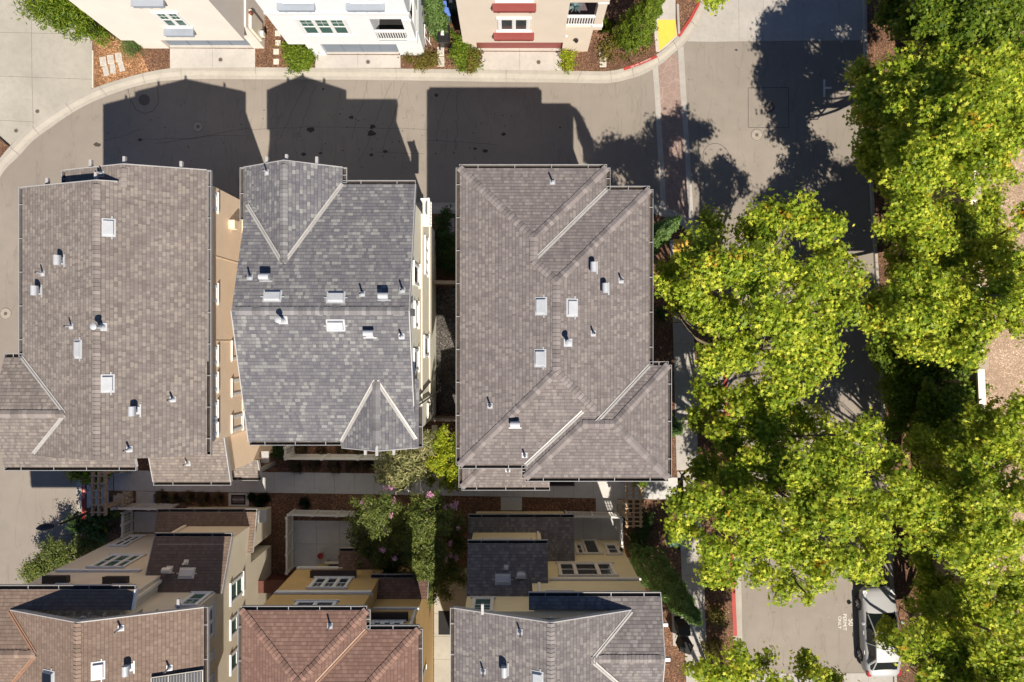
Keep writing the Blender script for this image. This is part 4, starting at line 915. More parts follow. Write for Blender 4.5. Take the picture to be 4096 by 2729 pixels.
# red kerb faces
def strip(name, line, w, z, mat, zt=None, parent=None):
    mb = MB(); n = len(line)
    for i in range(n - 1):
        a, b = P(*line[i]), P(*line[i + 1]); d = (b - a).normalized(); nn = Vector((-d.y, d.x, 0)) * w / 2
        q = [a - nn, b - nn, b + nn, a + nn]; mb.prism([(p.x, p.y) for p in q], z, zt or z + .02)
    return struct(mb, name, mat) if parent is None else mb.build(name, mat, parent)
strip('red_kerb', [(2493, 281), (2558, 259), (2625, 229)], 0.14, 0.09, 'paint_red', 0.13); strip('red_kerb', [(2712, 150), (2757, 86), (2790, 24), (2803, -30), (2808, -300)], 0.15, 0.09, 'paint_red', 0.13)
# ramp and footway at the top
slab('footway', [(2612, -700), (2698, -700), (2700, 90), (2708, 150), (2670, 186), (2634, 212), (2622, 210), (2616, 140)], 0.08, 0.116, 'concrete_bright'); strip('footway_edge', [(2708, 22), (2713, 140)], 0.12, 0.09, 'concrete', 0.17)
sheet('tactile_paving', [(2628, 84), (2700, 84), (2704, 145), (2668, 178), (2634, 209)], 0.120, 'paint_yellow')
# crosswalk of stamped red concrete
sheet('crosswalk', [(2622, 262), (2690, 215), (2716, 240), (2740, 600), (2763, 960), (2664, 960), (2652, 600), (2634, 400)], 0.006, 'stamped_red')
def band_px(name, L, R, segs, mat):
    quads = []
    for i in range(len(L) - 1): quads.append(([L[i], R[i], R[i + 1], L[i + 1]], 1, 1))
    return slabs(name, quads, -0.01, 0.010, mat)
band_px('crosswalk_border', [(2610, 274), (2619, 397), (2628, 550), (2637, 712), (2645, 900)], [(2632, 262), (2641, 397), (2649, 550), (2659, 712), (2668, 900)], 0, 'concrete')
band_px('crosswalk_border', [(2711, 200), (2722, 389), (2735, 547), (2744, 712), (2757, 940)], [(2734, 182), (2746, 389), (2755, 547), (2766, 712), (2779, 960)], 0, 'concrete')
# island under the middle and front rows
bk2 = [(700, 880), (1000, 857), (1900, 857), (2560, 857), (2625, 862), (2690, 884), (2750, 930), (2810, 1010), (2860, 1120), (2884, 1260), (2890, 1450), (2902, 1800), (2920, 2260), (2934, 2700), (2950, 3300)]
in2 = [(690, 830), (1000, 812), (1900, 812), (2570, 815), (2640, 826), (2712, 850), (2780, 900), (2846, 990), (2894, 1110), (2914, 1260), (2920, 1450), (2932, 1800), (2962, 2260), (2972, 2700), (2990, 3300)]
kerb('kerb', bk2, in2)
slab('planting_bed', bk2[1:] + [(350, 3300), (350, 1800), (420, 1400), (560, 1000), (640, 900)], -0.02, 0.10, 'mulch')
strip('red_kerb', [(2897, 1440), (2900, 1560), (2906, 1700), (2914, 2000), (2928, 2300), (2938, 2540)], 0.2, 0.09, 'paint_red', 0.13)
kerb('kerb', [(350, 3300), (350, 2400), (350, 2100), (350, 1860), (370, 1700), (420, 1400)], [(308, 3300), (308, 2400), (308, 2100), (308, 1860), (330, 1700), (380, 1400)])
strip('red_kerb', [(341, 1860), (341, 2090), (343, 2240)], 0.20, 0.09, 'paint_red', 0.13)
# footways and paths (open joints)
slabs('footpath', [([(460, 1880), (1500, 1892), (1500, 1976), (462, 1961)], 13, 1), ([(1500, 1892), (2610, 1909), (2610, 1996), (1500, 1976)], 14, 1), ([(2610, 1908), (2730, 1909), (2734, 1996), (2610, 1996)], 2, 1)], 0.06, 0.118, 'concrete_walk')
slabs('footpath', [([(352, 1880), (458, 1881), (458, 1961), (352, 1960)], 1, 1), ([(352, 1962), (440, 1963), (440, 2030), (352, 2030)], 1, 1)], 0.06, 0.118, 'concrete_walk')
dl = []
for i in range(-3, 7):
    dl.append([(356 + i * 16, 1882), (356 + i * 16 + 50, 1958)]); dl.append([(356 + i * 16, 1958), (356 + i * 16 + 50, 1882)])
seams('score_line', [[(max(356, min(455, a)), b + (max(356, min(455, a)) - a) * (d - b) / (c - a)), (max(356, min(455, c)), d + (max(356, min(455, c)) - c) * (d - b) / (c - a))] for (a, b), (c, d) in dl if not (a > 455 or c < 356)], 0.121, 0.012)
slabs('footpath', [([(2676, 960), (2764, 965), (2770, 1290), (2689, 1290)], 1, 4), ([(2689, 1292), (2772, 1292), (2792, 1880), (2704, 1880)], 1, 7), ([(2706, 1885), (2793, 1885), (2800, 1995), (2712, 1995)], 1, 1), ([(2712, 1997), (2802, 1997), (2836, 2900), (2750, 2900)], 1, 12),
                   ([(2776, 1458), (2888, 1458), (2892, 1645), (2782, 1645)], 1, 2), ([(2684, 2440), (2738, 2440), (2742, 2580), (2690, 2580)], 1, 1)], 0.06, 0.118, 'concrete')
sheet('tactile_paving', [(2690, 958), (2764, 962), (2766, 1080), (2692, 1080)], 0.122, 'paint_yellow')
slabs('footpath', [([(917, 1970), (999, 1971), (999, 2024), (917, 2023)], 1, 1), ([(2003, 1986), (2088, 1988), (2088, 2040), (2003, 2040)], 1, 1), ([(2382, 1990), (2469, 1992), (2469, 2045), (2382, 2045)], 1, 1), ([(549, 1963), (628, 1965), (628, 2015), (549, 2015)], 1, 1), ([(1500, 1830), (1580, 1830), (1580, 1890), (1500, 1890)], 1, 1)], 0.06, 0.117, 'concrete_walk')
slabs('patio', [([(1176, 2080), (1452, 2082), (1452, 2268), (1176, 2266)], 3, 2), ([(2262, 2068), (2472, 2068), (2474, 2162), (2262, 2162)], 3, 1), ([(540, 2045), (640, 2045), (640, 2128), (540, 2128)], 1, 1)], 0.06, 0.118, 'concrete_walk')
slabs('footpath', [([(1737, 2268), (1900, 2268), (1900, 3000), (1737, 3000)], 1, 8), ([(1092, 2300), (1185, 2300), (1185, 2900), (1092, 2900)], 1, 5)], 0.06, 0.118, 'concrete_warm')
slab('gravel_yard', [(1742, 1149), (1840, 1149), (1840, 1655), (1742, 1655)], 0.08, 0.115, 'gravel_dark')
# right side of the street
kerb('kerb', [(3452, -900), (3466, 200), (3487, 700), (3508, 1050), (3530, 1500), (3566, 2217), (3582, 2700), (3600, 3300)], [(3440, -900), (3452, 200), (3474, 700), (3495, 1050), (3518, 1500), (3553, 2217), (3570, 2700), (3588, 3300)], prof=((0, 1), (.8, .97), (1, 0.05)))
slab('planting_bed', [(3452, -900), (3466, 200), (3487, 700), (3508, 1050), (3530, 1500), (3566, 2217), (3582, 2700), (3600, 3300), (3760, 3300), (3690, 1000), (3660, -900)], -0.02, 0.10, 'mulch')
slab('dirt_field', [(3660, -900), (3690, 1000), (3760, 3300), (7000, 3300), (7000, -900)], -0.02, 0.09, 'dirt_field')
# sound wall
w_ = thing('boundary_wall', 'long tan boundary wall behind the trees at the right edge', 'wall', G(1650, 0)); mb = MB(); a = G(1575, -1900); b = G(1740, 1900); u = (b - a); L = u.length; u.normalize(); n = Vector((-u.y, u.x, 0))
mb.obox(a, u, UP, n, 0, L, 0, 4.0, -.1, .1); mb.build('wall_panel', 'soundwall', w_); mb = MB(); mb.obox(a, u, UP, n, 0, L, 4.0, 4.12, -.16, .16); mb.build('coping', 'trim_sand', w_); mb = MB()
for i in range(13): mb.obox(a, u, UP, n, 2 + i * 3.9, 2.6 + i * 3.9, 0, 4.3, -.24, .24)
mb.build('pilaster', 'soundwall', w_)
# seams, cracks, patches in the asphalt
circ = lambda x, y, r, a0=0, a1=360, n=28: [(x + r * math.cos(math.radians(a0 + (a1 - a0) * i / n)), y + r * math.sin(math.radians(a0 + (a1 - a0) * i / n))) for i in range(n + 1)]
sm = [[(512, 352), (520, 400), (545, 440), (577, 455), (612, 445), (632, 415), (634, 385), (628, 342)], [(2993, 352), (3154, 350), (3155, 512), (2993, 510), (2993, 352)], circ(2860, 622, 48, 100, 330), [(2900, 590), (2922, 625), (2905, 655)]]
seams('road_seam', sm, 0.005, 0.022, parent=road)
ck = []
def crack(x0, y0, x1, y1, amp, n=26):
    l = []; o = 0
    for i in range(n + 1):
        o = o * .7 + rnd.uniform(-amp, amp); l.append((x0 + (x1 - x0) * i / n, y0 + (y1 - y0) * i / n + o))
    return l
ck = [crack(1000, 521, 1240, 508, 1.5), crack(1240, 508, 1600, 514, 1.2), crack(1600, 514, 1712, 518, .8), crack(420, 566, 560, 520, 2.5), crack(620, 575, 1000, 517, 2), crack(1700, 560, 1990, 580, 1.5), crack(560, 560, 980, 540, 2), crack(1500, 610, 1700, 615, 1)]
for x0, y0, x1, y1 in ((1475, 325, 1400, 560), (1570, 330, 1440, 640), (1620, 330, 1530, 600), (1215, 345, 1110, 560), (1270, 340, 1180, 560), (1800, 360, 1740, 560), (1835, 365, 1825, 600)): 
    ll = crack(y0, x0, y1, x1, 5, 18); ck.append([(b, a) for a, b in ll])
seams('road_crack', ck, 0.0045, 0.013, parent=road)
mb = MB(); r = random.Random(5)
def splat(x, y, rad, sx=1.5):
    c = P(x, y); n = 12; mb.face([(c.x + math.cos(2 * math.pi * i / n) * rad * sx * r.uniform(.6, 1.2), c.y + math.sin(2 * math.pi * i / n) * rad * r.uniform(.6, 1.2), 0.0042 + 0.00001 * len(mb.f)) for i in range(n)])
for x, y, d in ((1242, 520, .14), (1487, 535, .17), (1406, 470, .1), (1490, 508, .12), (1745, 381, .09), (1293, 357, .05), (1485, 620, .08), (560, 560, .08), (388, 580, .14), (2015, 537, .1), (1540, 606, .09), (1940, 605, .11), (1900, 595, .07), (1282, 613, .07), (1215, 618, .09), (2945, 200, .06), (2240, 510, .05), (3010, 305, .04)): splat(x, y, d)
for _ in range(120): splat(r.uniform(420, 2050), r.gauss(560, 55), r.uniform(.012, .04), 1)
mb.build('oil_stain', 'seam', road)
slab('road_patch', [(768, 377), (819, 377), (819, 422), (768, 422)], 0.0, 0.006, 'asphalt', road)
# painted lettering
def letters(txt, px, py, hgt, rz, z, mat, parent=None, name='painted_text', sx=1.0):
    cu = bpy.data.curves.new('t', 'FONT'); cu.body = txt; cu.size = hgt / 0.70; cu.align_x = 'CENTER'; cu.align_y = 'CENTER'; cu.offset = 0.0
    to_ = bpy.data.objects.new('t', cu); COL.objects.link(to_); bpy.context.view_layer.update()
    me = bpy.data.meshes.new_from_object(to_.evaluated_get(bpy.context.evaluated_depsgraph_get())); bpy.data.objects.remove(to_); bpy.data.curves.remove(cu)
    o = bpy.data.objects.new(name, me); COL.objects.link(o); me.materials.clear(); me.materials.append(M[mat])
    if len(me.polygons) == 0: print('EMPTY TEXT', txt)
    me.transform(Matrix.Translation(P(px, py, 0) + Vector((0, 0, z))) @ Matrix.Rotation(rz, 4, 'Z') @ Matrix.Diagonal((sx, 1, 1, 1)))
    if parent is not None: fix(o, parent)
    else: tag(o, kind='structure')
    return o
R90 = -math.pi / 2
letters('54', 3319, 599, 0.26, R90, 0.006, 'paint_white', road); letters('52', 3370, 1562, 0.27, R90, 0.006, 'paint_white', road); letters('PERMIT', 3345, 1563, 0.18, R90, 0.006, 'paint_white', road); letters('ONLY', 3326, 1563, 0.16, R90, 0.006, 'paint_white', road)
letters('50', 3403, 2489, 0.27, R90, 0.006, 'paint_white', road); letters('PERMIT', 3378, 2489, 0.19, R90, 0.006, 'paint_white', road); letters('ONLY', 3358, 2490, 0.17, R90, 0.006, 'paint_white', road); letters('56', 3291, 102, 0.26, R90, 0.016, 'concrete_ring', road)
letters('FIRE LANE - NO PARKING', 341, 1935, 0.09, R90, 0.133, 'paint_white', road); letters('FIRE LANE - NO PARKING', 2562, 256, 0.07, math.radians(24), 0.133, 'paint_white', road)
mb = MB()
for x0, y0, x1, y1 in ((3293, 318, 3301, 388), (3301, 348, 3326, 356), (3395, 2226, 3402, 2276), (3402, 2247, 3424, 2253)):
    q = pxy([(x0, y0), (x1, y0), (x1, y1), (x0, y1)]); mb.prism(q, 0.001, 0.006)
mb.build('parking_tick', 'paint_white', road)
# manholes, drains
def manhole(px, py, r, label, kind, z=0.0):
    c = P(px, py); c.z = z; t_ = thing('manhole_cover', label, 'manhole cover' if r > .2 else 'drain cover', c, 0, 'round covers set in the road' if r > .2 else 'round drain covers in the driveways')
    if kind == 'ring':
        m = MB(); m.lathe(c, [(r, 0.0), (r, 0.010), (r * .93, 0.012)], 28); m.build('collar', 'concrete_ring', t_); m = MB(); m.lathe(c, [(r * .86, .012), (r * .86, .016)], 28); m.build('rim', 'iron', t_) if False else None
        m = MB(); pts = [c + Vector((math.cos(a), math.sin(a), 0)) * r * .97 for a in [i * math.pi / 14 for i in range(29)]]
        for i in range(28):
            a, b = pts[i], pts[i + 1]; ai, bi = c + (a - c) * .92, c + (b - c) * .92; zz = Vector((0, 0, .0135)); m.face([a + zz, b + zz, bi + zz, ai + zz])
        m.build('rim', 'iron', t_); m = MB(); m.lathe(c, [(r * .3, .012), (r * .28, .018)], 20); m.build('lid', 'iron', t_)
    else:
        m = MB(); m.lathe(c, [(r * 1.25 if kind == 'drain' else r * 1.04, 0.0), (r * 1.25 if kind == 'drain' else r * 1.04, .008)], 24); m.build('collar', 'concrete_ring', t_)
        m = MB(); m.lathe(c, [(r, .008), (r * .98, .014)], 28)
        for i in range(-3, 4):
            hw = math.sqrt(max(0, 1 - (i / 4) ** 2)) * r * .85; m.box(c + Vector((0, i * r / 4, .016)), hw * 2, r * .06, .005)
        m.build('lid', 'iron', t_)
    return t_
manhole(577, 400, .30, 'dark iron manhole cover inside a rounded asphalt patch in the house shadow', 'flat'); manhole(792, 507, .28, 'pale ringed manhole cover in the house shadow on the road', 'ring'); manhole(23, 1255, .31, 'ringed manhole cover on the sunlit road at the left edge', 'ring')
manhole(3077, 428, .29, 'dark iron manhole cover inside a square asphalt patch on the street', 'flat'); manhole(3027, 540, .31, 'pale ringed manhole cover just below the square patch on the street', 'ring')
for x, y, lb in ((886, 243, 'small drain cover in the driveway of the cream house with blue grey shelves'), (156, 449, 'upper of two small drain covers in the wide driveway at the left'), (71, 526, 'lower of two small drain covers in the wide driveway at the left'), (1474, 252, 'small drain cover in the driveway of the white house'), (2154, 253, 'small drain cover in the driveway of the red shelf house')): manhole(x, y, .095, lb, 'drain', .118)
# ================================================================ PROPS
Xv, Yv2 = Vector((1, 0, 0)), Vector((0, 1, 0))
def lattice_fence(label, a, b, h, posts=3, base=0.1, z0=0.1, mat='white_fence'):
    """a, b: ground px of the run"""
    A, B = P(*a), P(*b); u = (B - A); L = u.length; u.normalize(); n = Vector((-u.y, u.x, 0)); A.z = 0
    t_ = thing('lattice_fence', label, 'fence', A, 0, 'white lattice patio fences')
    for i in range(posts):
        m = MB(); s = (L - .1) * i / (posts - 1) + .05; m.obox(A, u, UP, n, s - .05, s + .05, z0, h + .02, -.05, .05); m.obox(A, u, UP, n, s - .065, s + .065, h + .02, h + .05, -.065, .065); m.build('post', mat, t_)
    m = MB(); m.obox(A, u, UP, n, 0.1, L - .1, h - .10, h, -.045, .045); m.build('top_rail', mat, t_)
    m = MB(); m.obox(A, u, UP, n, 0.1, L - .1, z0 + .05, z0 + .14, -.03, .03); m.build('bottom_rail', mat, t_)
    m = MB(); k = int(L / .13)
    for i in range(1, k): m.obox(A, u, UP, n, i * L / k - .018, i * L / k + .018, z0 + .14, h - .10, -.012, -.001)
    kk = int((h - z0 - .24) / .13)
    for j in range(1, kk + 1): zz = z0 + .14 + j * (h - z0 - .24) / (kk + 1); m.obox(A, u, UP, n, .1, L - .1, zz - .018, zz + .018, .001, .012)
    m.build('lattice_panel', mat, t_); return t_
lattice_fence('white lattice fence along the path beside the left front row patio', (500, 2012), (722, 2014), 1.25, 4)
lattice_fence('short white lattice fence on the left side of the left front row patio', (536, 2030), (536, 2128), 1.1, 3)
lattice_fence('white lattice fence along the path at the empty concrete patio', (1178, 2038), (1560, 2046), 1.15, 5)
lattice_fence('white lattice fence down the left side of the empty concrete patio', (1175, 2046), (1175, 2268), 1.15, 4)
lattice_fence('white lattice fence along the path at the yellow house patio', (2258, 2044), (2470, 2048), 1.15, 3)
lattice_fence('white lattice fence down the right side of the yellow house patio', (2473, 2052), (2475, 2165), 1.15, 3)
lattice_fence('white lattice fence below the speckled grey roof, along the grassy bed', (1176, 1816), (1600, 1818), 1.5, 4)
lattice_fence('short white lattice fence end piece below the speckled grey roof', (1178, 1770), (1178, 1812), 1.5, 2)
# wooden fence across the side yard
for (a, b, lb) in (((1742, 1140), (1850, 1141), 'low brown wooden fence between the dark side yard and the shaded shrubs'), ((1738, 1664), (1840, 1666), 'brown wooden gate at the lower end of the dark side yard')):
    A, B = P(*a), P(*b); u = (B - A).normalized(); L = (B - A).length; n = Vector((-u.y, u.x, 0)); t_ = thing('wooden_fence', lb, 'fence', A)
    m = MB(); k = 10
    for i in range(k): m.obox(A, u, UP, n, i * L / k + .005, (i + 1) * L / k - .005, .1, 1.7, -.02, .02)
    m.build('board_panel', 'old_wood', t_); m = MB(); m.obox(A, u, UP, n, 0, L, 1.7, 1.75, -.08, .08); m.build('top_rail', 'old_wood', t_)
t_ = thing('wooden_gate', 'dark reddish wooden gate between the beige and the gold front row houses', 'gate', P(1120, 2290)); A = P(1088, 2296)
m = MB()
for i in range(9): m.obox(A, Xv, UP, Yv2, i * .135, i * .135 + .125, .1, 1.9, -.02, .02)
m.build('board_panel', 'red_wood', t_); m = MB(); m.obox(A, Xv, UP, Yv2, -.1, 1.3, 1.9, 1.98, -.28, .32); m.build('top_cap', 'red_wood', t_)
# arbours
def arbour(label, xs, y0, y1, h, posts, cross, mat, pil):
    t_ = thing('arbour', label, 'arbour', P(*pil, 0), 0, 'timber arbours at the path ends')
    for x in xs:
        a, b = P(x, y0, h), P(x, y1, h); m = MB(); m.obox(Vector((a.x, b.y, h)), Xv, UP, Yv2, -.05, .05, -.08, .08, 0, a.y - b.y); m.build('beam', mat, t_)
    a, b = P(xs[0] - 8, 0, h), P(xs[-1] + 8, 0, h); m = MB()
    for i in range(cross):
        y = P(0, y0 + (y1 - y0) * (i + .5) / cross, h).y; m.box(((a.x + b.x) / 2, y, h + .11), b.x - a.x, .045, .06)
    m.build('slats', mat, t_)
    for (px, py, pw, ph) in posts:
        c = P(px, py); m = MB(); m.box(c + Vector((0, 0, .5)), pw, ph, 1.0); m.box(c + Vector((0, 0, 1.03)), pw + .08, ph + .08, .07)
        r = random.Random(int(px)); 
        for _ in range(46):
            s_ = r.choice(((1, 0), (-1, 0), (0, 1), (0, -1))); q = r.uniform(-.5, .5); zz = r.uniform(.05, .95)
            cc = c + Vector((s_[0] * pw / 2 + (q * pw if s_[0] == 0 else 0), s_[1] * ph / 2 + (q * ph if s_[1] == 0 else 0), zz)); m.lathe(cc - UP * .05, [(.03, 0), (.08, .04), (.085, .07), (.03, .12)], 7)
        m.build('stone_pillar', 'stone', t_)
        for dx in (-.12, .12):
            m = MB(); m.obox(c, Xv, UP, Yv2, dx - .05, dx + .05, 1.05, h - .08, -.05, .05); m.build('post', mat, t_)
    return t_
arbour('weathered grey wooden arbour over the tiled path end beside the red kerb on the left', (372, 397, 422), 1888, 2062, 2.35, ((520, 1988, .45, .55), (520, 1860, .45, .4)), 6, 'old_wood', (460, 1980))
arbour('pale cedar arbour with close slats beside the yellow house patio', (2507, 2534, 2562), 1918, 2110, 2.35, ((2484, 2022, .42, .62), (2484, 1880, .42, .4)), 11, 'cedar', (2490, 1990))
# street lamp on the left
t_ = thing('street_lamp', 'black street lamp leaning over the road at the lower left', 'street lamp', P(470, 2003)); b0 = P(470, 2003); b0.z = .1; tp = P(232, 2101, 5.0)
m = MB(); m.tube(b0, Vector((b0.x, b0.y, 4.7)), .075, .05, 12); m.lathe(b0, [(.16, 0), (.15, .35), (.08, .45)], 12); m.build('pole', 'black_metal', t_)
m = MB(); m.tube(Vector((b0.x, b0.y, 4.68)), tp + Vector((.1, 0, 0)), .04, .03, 8); m.build('arm', 'black_metal', t_)
m = MB(); c = P(181, 2109, 5.0)
ax = (c - tp); ax.z = 0; ax.normalize(); prof = [(0.02, -.42), (.10, -.36), (.17, -.2), (.19, 0), (.17, .2), (.09, .34), (.03, .42)]
sd_ = Vector((-ax.y, ax.x, 0)); rings = [[c + ax * z + sd_ * math.cos(a) * r * .9 + UP * math.sin(a) * r * .42 for a in [i * math.pi / 7 for i in range(14)]] for r, z in prof]
for k in range(len(rings) - 1):
    for i in range(14): j = (i + 1) % 14; m.face([rings[k][i], rings[k][j], rings[k + 1][j], rings[k + 1][i]])
m.face(rings[0][::-1]); m.face(rings[-1]); m.build('lamp_head', 'black_metal', t_, smooth=True)
# wheeled bins
def bin_(label, px, py, rz, mat, w=.58, d=.72, h=1.05):
    c = P(px, py); c.z = .1; t_ = thing('wheeled_bin', label, 'bin', c, 0, 'wheeled bins in the side passage'); Rz = Matrix.Rotation(rz, 4, 'Z'); T = Matrix.Translation(c) @ Rz
    def q(m):
        m.v = [tuple(T @ Vector(p)) for p in m.v]; return m
    m = MB(); lo = [(-w * .38, -d * .34, .06), (w * .38, -d * .34, .06), (w * .38, d * .36, .06), (-w * .38, d * .36, .06)]; hi = [(-w / 2, -d / 2, h - .1), (w / 2, -d / 2, h - .1), (w / 2, d / 2, h - .1), (-w / 2, d / 2, h - .1)]
    for i in range(4): j = (i + 1) % 4; m.face([lo[i], lo[j], hi[j], hi[i]])
    m.face(lo[::-1]); m.face(hi); m.box((0, 0, h - .1), w + .05, d + .05, .05); q(m).build('body', mat, t_)
    m = MB(); s = [(-w / 2 - .03, -d / 2 - .04, h - .05), (w / 2 + .03, -d / 2 - .04, h - .05), (w / 2 + .03, d / 2 + .03, h - .05), (-w / 2 - .03, d / 2 + .03, h - .05)]; t2_ = [(-w / 2 + .04, -d / 2 + .05, h + .06), (w / 2 - .04, -d / 2 + .05, h + .06), (w / 2 - .04, d / 2 - .04, h + .06), (-w / 2 + .04, d / 2 - .04, h + .06)]
    for i in range(4): j = (i + 1) % 4; m.face([s[i], s[j], t2_[j], t2_[i]])
    m.face(t2_); m.face(s[::-1]); m.box((0, 0, h + .07), w * .5, d * .55, .02); q(m).build('lid', mat, t_)
    m = MB(); m.box((.05, -.02, h + .084), .16, .24, .006); q(m).build('label', 'label_paper', t_)
    for sx_ in (-1, 1):
        m = MB(); m.tube((sx_ * (w * .42), d * .38, .13), (sx_ * (w * .42 + .06), d * .38, .13), .13, .13, 16); q(m).build('wheel', 'rubber', t_)
    m = MB(); m.tube((-w * .35, d * .5 + .06, h - .04), (w * .35, d * .5 + .06, h - .04), .018, .018, 8); q(m).build('handle', mat, t_); return t_
bin_('black wheeled bin with a white label standing on the mulch beside the white house', 1783, 176, math.pi, 'bin_black'); bin_('blue wheeled bin half behind the tall shrub beside the white house', 1783, 74, math.pi + .1, 'bin_blue'); bin_('dark green wheeled bin in the shadow of the sand coloured house', 1815, 50, math.pi, 'bin_green')
# stepping stones and valve boxes
def stones(kind, label, group, pts, sx, sy, mat, rzs=None, z=.1):
    for i, (x, y) in enumerate(pts):
        c = P(x, y); m = MB(); rz = (rzs or [0] * 9)[i % 9]
        m.box(c + Vector((0, 0, z + .012)), sx, sy, .045, rz)
        if kind == 'valve_box':
            m.box(c + Vector((0, 0, z + .036)), sx * .82, sy * .84, .006, rz, 1)
        o = m.build(kind, [mat, 'valve_lid'] if kind == 'valve_box' else mat); tag(o, label[i], 'stepping stone' if kind == 'stepping_stone' else 'valve box', group)
ord_ = ['topmost', 'second from the top', 'third from the top', 'lowest']
stones('stepping_stone', ['square pale stepping stone on the mulch beside the cream house, ' + q for q in ord_], 'square stones beside the cream house', [(1114, 138), (1116, 176), (1108, 211), (1108, 251)], .28, .28, 'paver', [.04, -.03, .02, 0, .1, 0, 0, 0, 0])
stones('valve_box', ['rounded concrete valve box on the orange mulch, %s of three' % q for q in ('leftmost', 'middle', 'rightmost')], 'valve boxes on the orange mulch', [(418, 250), (448, 242), (480, 234)], .32, .46, 'paver', [.15, .1, .12])
stones('stepping_stone', ['grey stone slab below the valve boxes on orange mulch, %s of three' % q for q in ('leftmost', 'middle', 'rightmost')], 'slabs on the orange mulch', [(429, 288), (457, 279), (491, 270)], .28, .5, 'valve_lid', [.2, .1, .25])
stones('valve_box', ['upper pale valve box on the mulch below the black bin', 'lower grey valve box near the kerb below the black bin', 'upper of two white valve boxes right of the red shelf house', 'lower of two grey valve boxes right of the red shelf house', 'upper valve box in the shaded bed between two roofs', 'lower valve box in the shaded bed between two roofs'], 'rectangular valve boxes in the beds', [(1764, 211), (1765, 252), (2409, 214), (2411, 254), (1805, 893), (1805, 932)], .34, .48, 'paver')
stones('stepping_stone', ['stepping stone in the dark garden %s the wooden gate' % q for q in ('just below', 'further right below')], 'stones below the wooden gate', [(1738, 1716), (1778, 1722)], .26, .42, 'paver')
# door mats, utility box, mail boxes, patio things
def mat_(label, px, py, sx, sy, border='mat_black', inner='mat_mauve', txt=None, z=.118):
    c = P(px, py); c.z = z; t_ = thing('door_mat', label, 'door mat', c); m = MB(); m.box(c + Vector((0, 0, .008)), sx, sy, .015); m.build('mat_border', border, t_); m = MB(); m.box(c + Vector((0, 0, .0175)), sx - .14, sy - .14, .004); f = m.build('mat_field', inner, t_)
    if txt: 
        o = letters(txt, px, py, .1, 0, z + .021, 'label_paper', t_, 'lettering', .9)
    return t_
mat_('black bordered welcome mat at the end of the short path to the beige house', 957, 1997, .74, .50, txt='WELCOME'); mat_('dark mat on the side path between the gold and yellow houses', 1785, 2488, .78, 1.22, 'mat_black', 'mat_black'); mat_('long dark mat on the path just below the hipped roof', 2246, 1932, 1.35, .30, 'mat_mauve', 'mat_black')
t_ = thing('utility_box', 'green metal utility box on mulch under the tree edge beside the footpath', 'utility box', P(2686, 2145)); c = P(2686, 2145); m = MB(); m.box(c + Vector((0, 0, .45)), .6, .55, .75); m.build('cabinet', 'utility_green', t_); m = MB(); m.box(c + Vector((0, 0, .85)), .66, .6, .06); m.build('lid', 'utility_green', t_); m = MB(); m.box(c + Vector((0, 0, .06)), .72, .66, .1); m.build('plinth', 'concrete', t_)
for i, (px, py, rz, lb) in enumerate(((2708, 2475, .1, 'black metal mailbox cabinet beside the cypress tip, the upper one'), (2716, 2540, -.35, 'black metal mailbox cabinet beside the footpath, the lower one'))):
    c = P(px, py); t_ = thing('mailbox_unit', lb, 'mailbox', c, 0, 'black mailbox cabinets'); m = MB(); m.box(c + Vector((0, 0, .35)), .14, .14, .55, rz); m.box(c + Vector((0, 0, .13)), .36, .36, .05, rz); m.build('pedestal', 'black_metal', t_)
    m = MB(); m.box(c + Vector((0, 0, 1.05)), .55, .48, .9, rz); m.box(c + Vector((0, 0, 1.52)), .6, .53, .05, rz); m.build('cabinet', 'rubber', t_); m = MB()
    u = Vector((math.cos(rz), math.sin(rz), 0)); n = Vector((math.sin(rz), -math.cos(rz), 0))
    for a in range(2):
        for b in range(4): m.obox(c + Vector((0, 0, .65)), u, UP, n, -.26 + a * .26, -.02 + a * .26, b * .21 + .01, b * .21 + .2, .24, .255)
    m.build('mail_doors', 'gutter_metal', t_)
def pot(label, px, py, r, h, mat):
    c = P(px, py); c.z = .118; m = MB(); m.lathe(c, [(r * .7, 0), (r, h), (r * 1.1, h), (r * 1.1, h - .02 + .03), (r * .9, h + .01), (r * .85, h - .05)], 18); t_ = m.build('flower_pot', mat); tag(t_, label, 'pot', 'pots on the concrete patio')
pot('bright red bucket on the empty concrete patio', 1289, 2216, .14, .26, 'pot_red'); pot('small clay pot near the bench on the concrete patio', 1369, 2220, .12, .24, 'pot_clay')
t_ = thing('bench', 'narrow white topped bench against the gold house on the patio', 'bench', P(1345, 2236)); c = P(1345, 2238); c.z = .118
m = MB(); m.box(c + Vector((0, 0, .42)), .9, .13, .05); m.build('seat', 'white_fence', t_)
for dx in (-.38, .38): m = MB(); m.box(c + Vector((dx, 0, .2)), .06, .12, .39); m.build('leg', 'old_wood', t_)
m = MB(); m.box(c + Vector((.1, -.16, .2)), .72, .14, .4); tag(m.build('storage_box', 'mat_black'), 'dark storage box behind the narrow bench on the patio', 'box')
t_ = thing('folding_stand', 'white folding stand leaning on the right side of the white house', 'stand', P(1706, 160)); c = P(1706, 160); c.z = .1; m = MB()
for a, b in (((0, .3, .0), (.02, .28, 1.0)), ((.25, .3, 0), (.05, .28, 1.0)), ((0, -.3, 0), (.02, -.28, 1.0)), ((.25, -.3, 0), (.05, -.28, 1.0))): m.tube(c + Vector(a), c + Vector(b), .022, .022, 8)
m.build('legs', 'white_trim', t_); m = MB(); m.tube(c + Vector((.03, .3, 1)), c + Vector((.03, -.3, 1)), .025, .025, 8); m.build('crossbar', 'white_trim', t_); m = MB(); m.tube(c + Vector((.2, .3, .3)), c + Vector((.2, -.3, .3)), .02, .02, 8); m.build('crossbar', 'white_trim', t_)
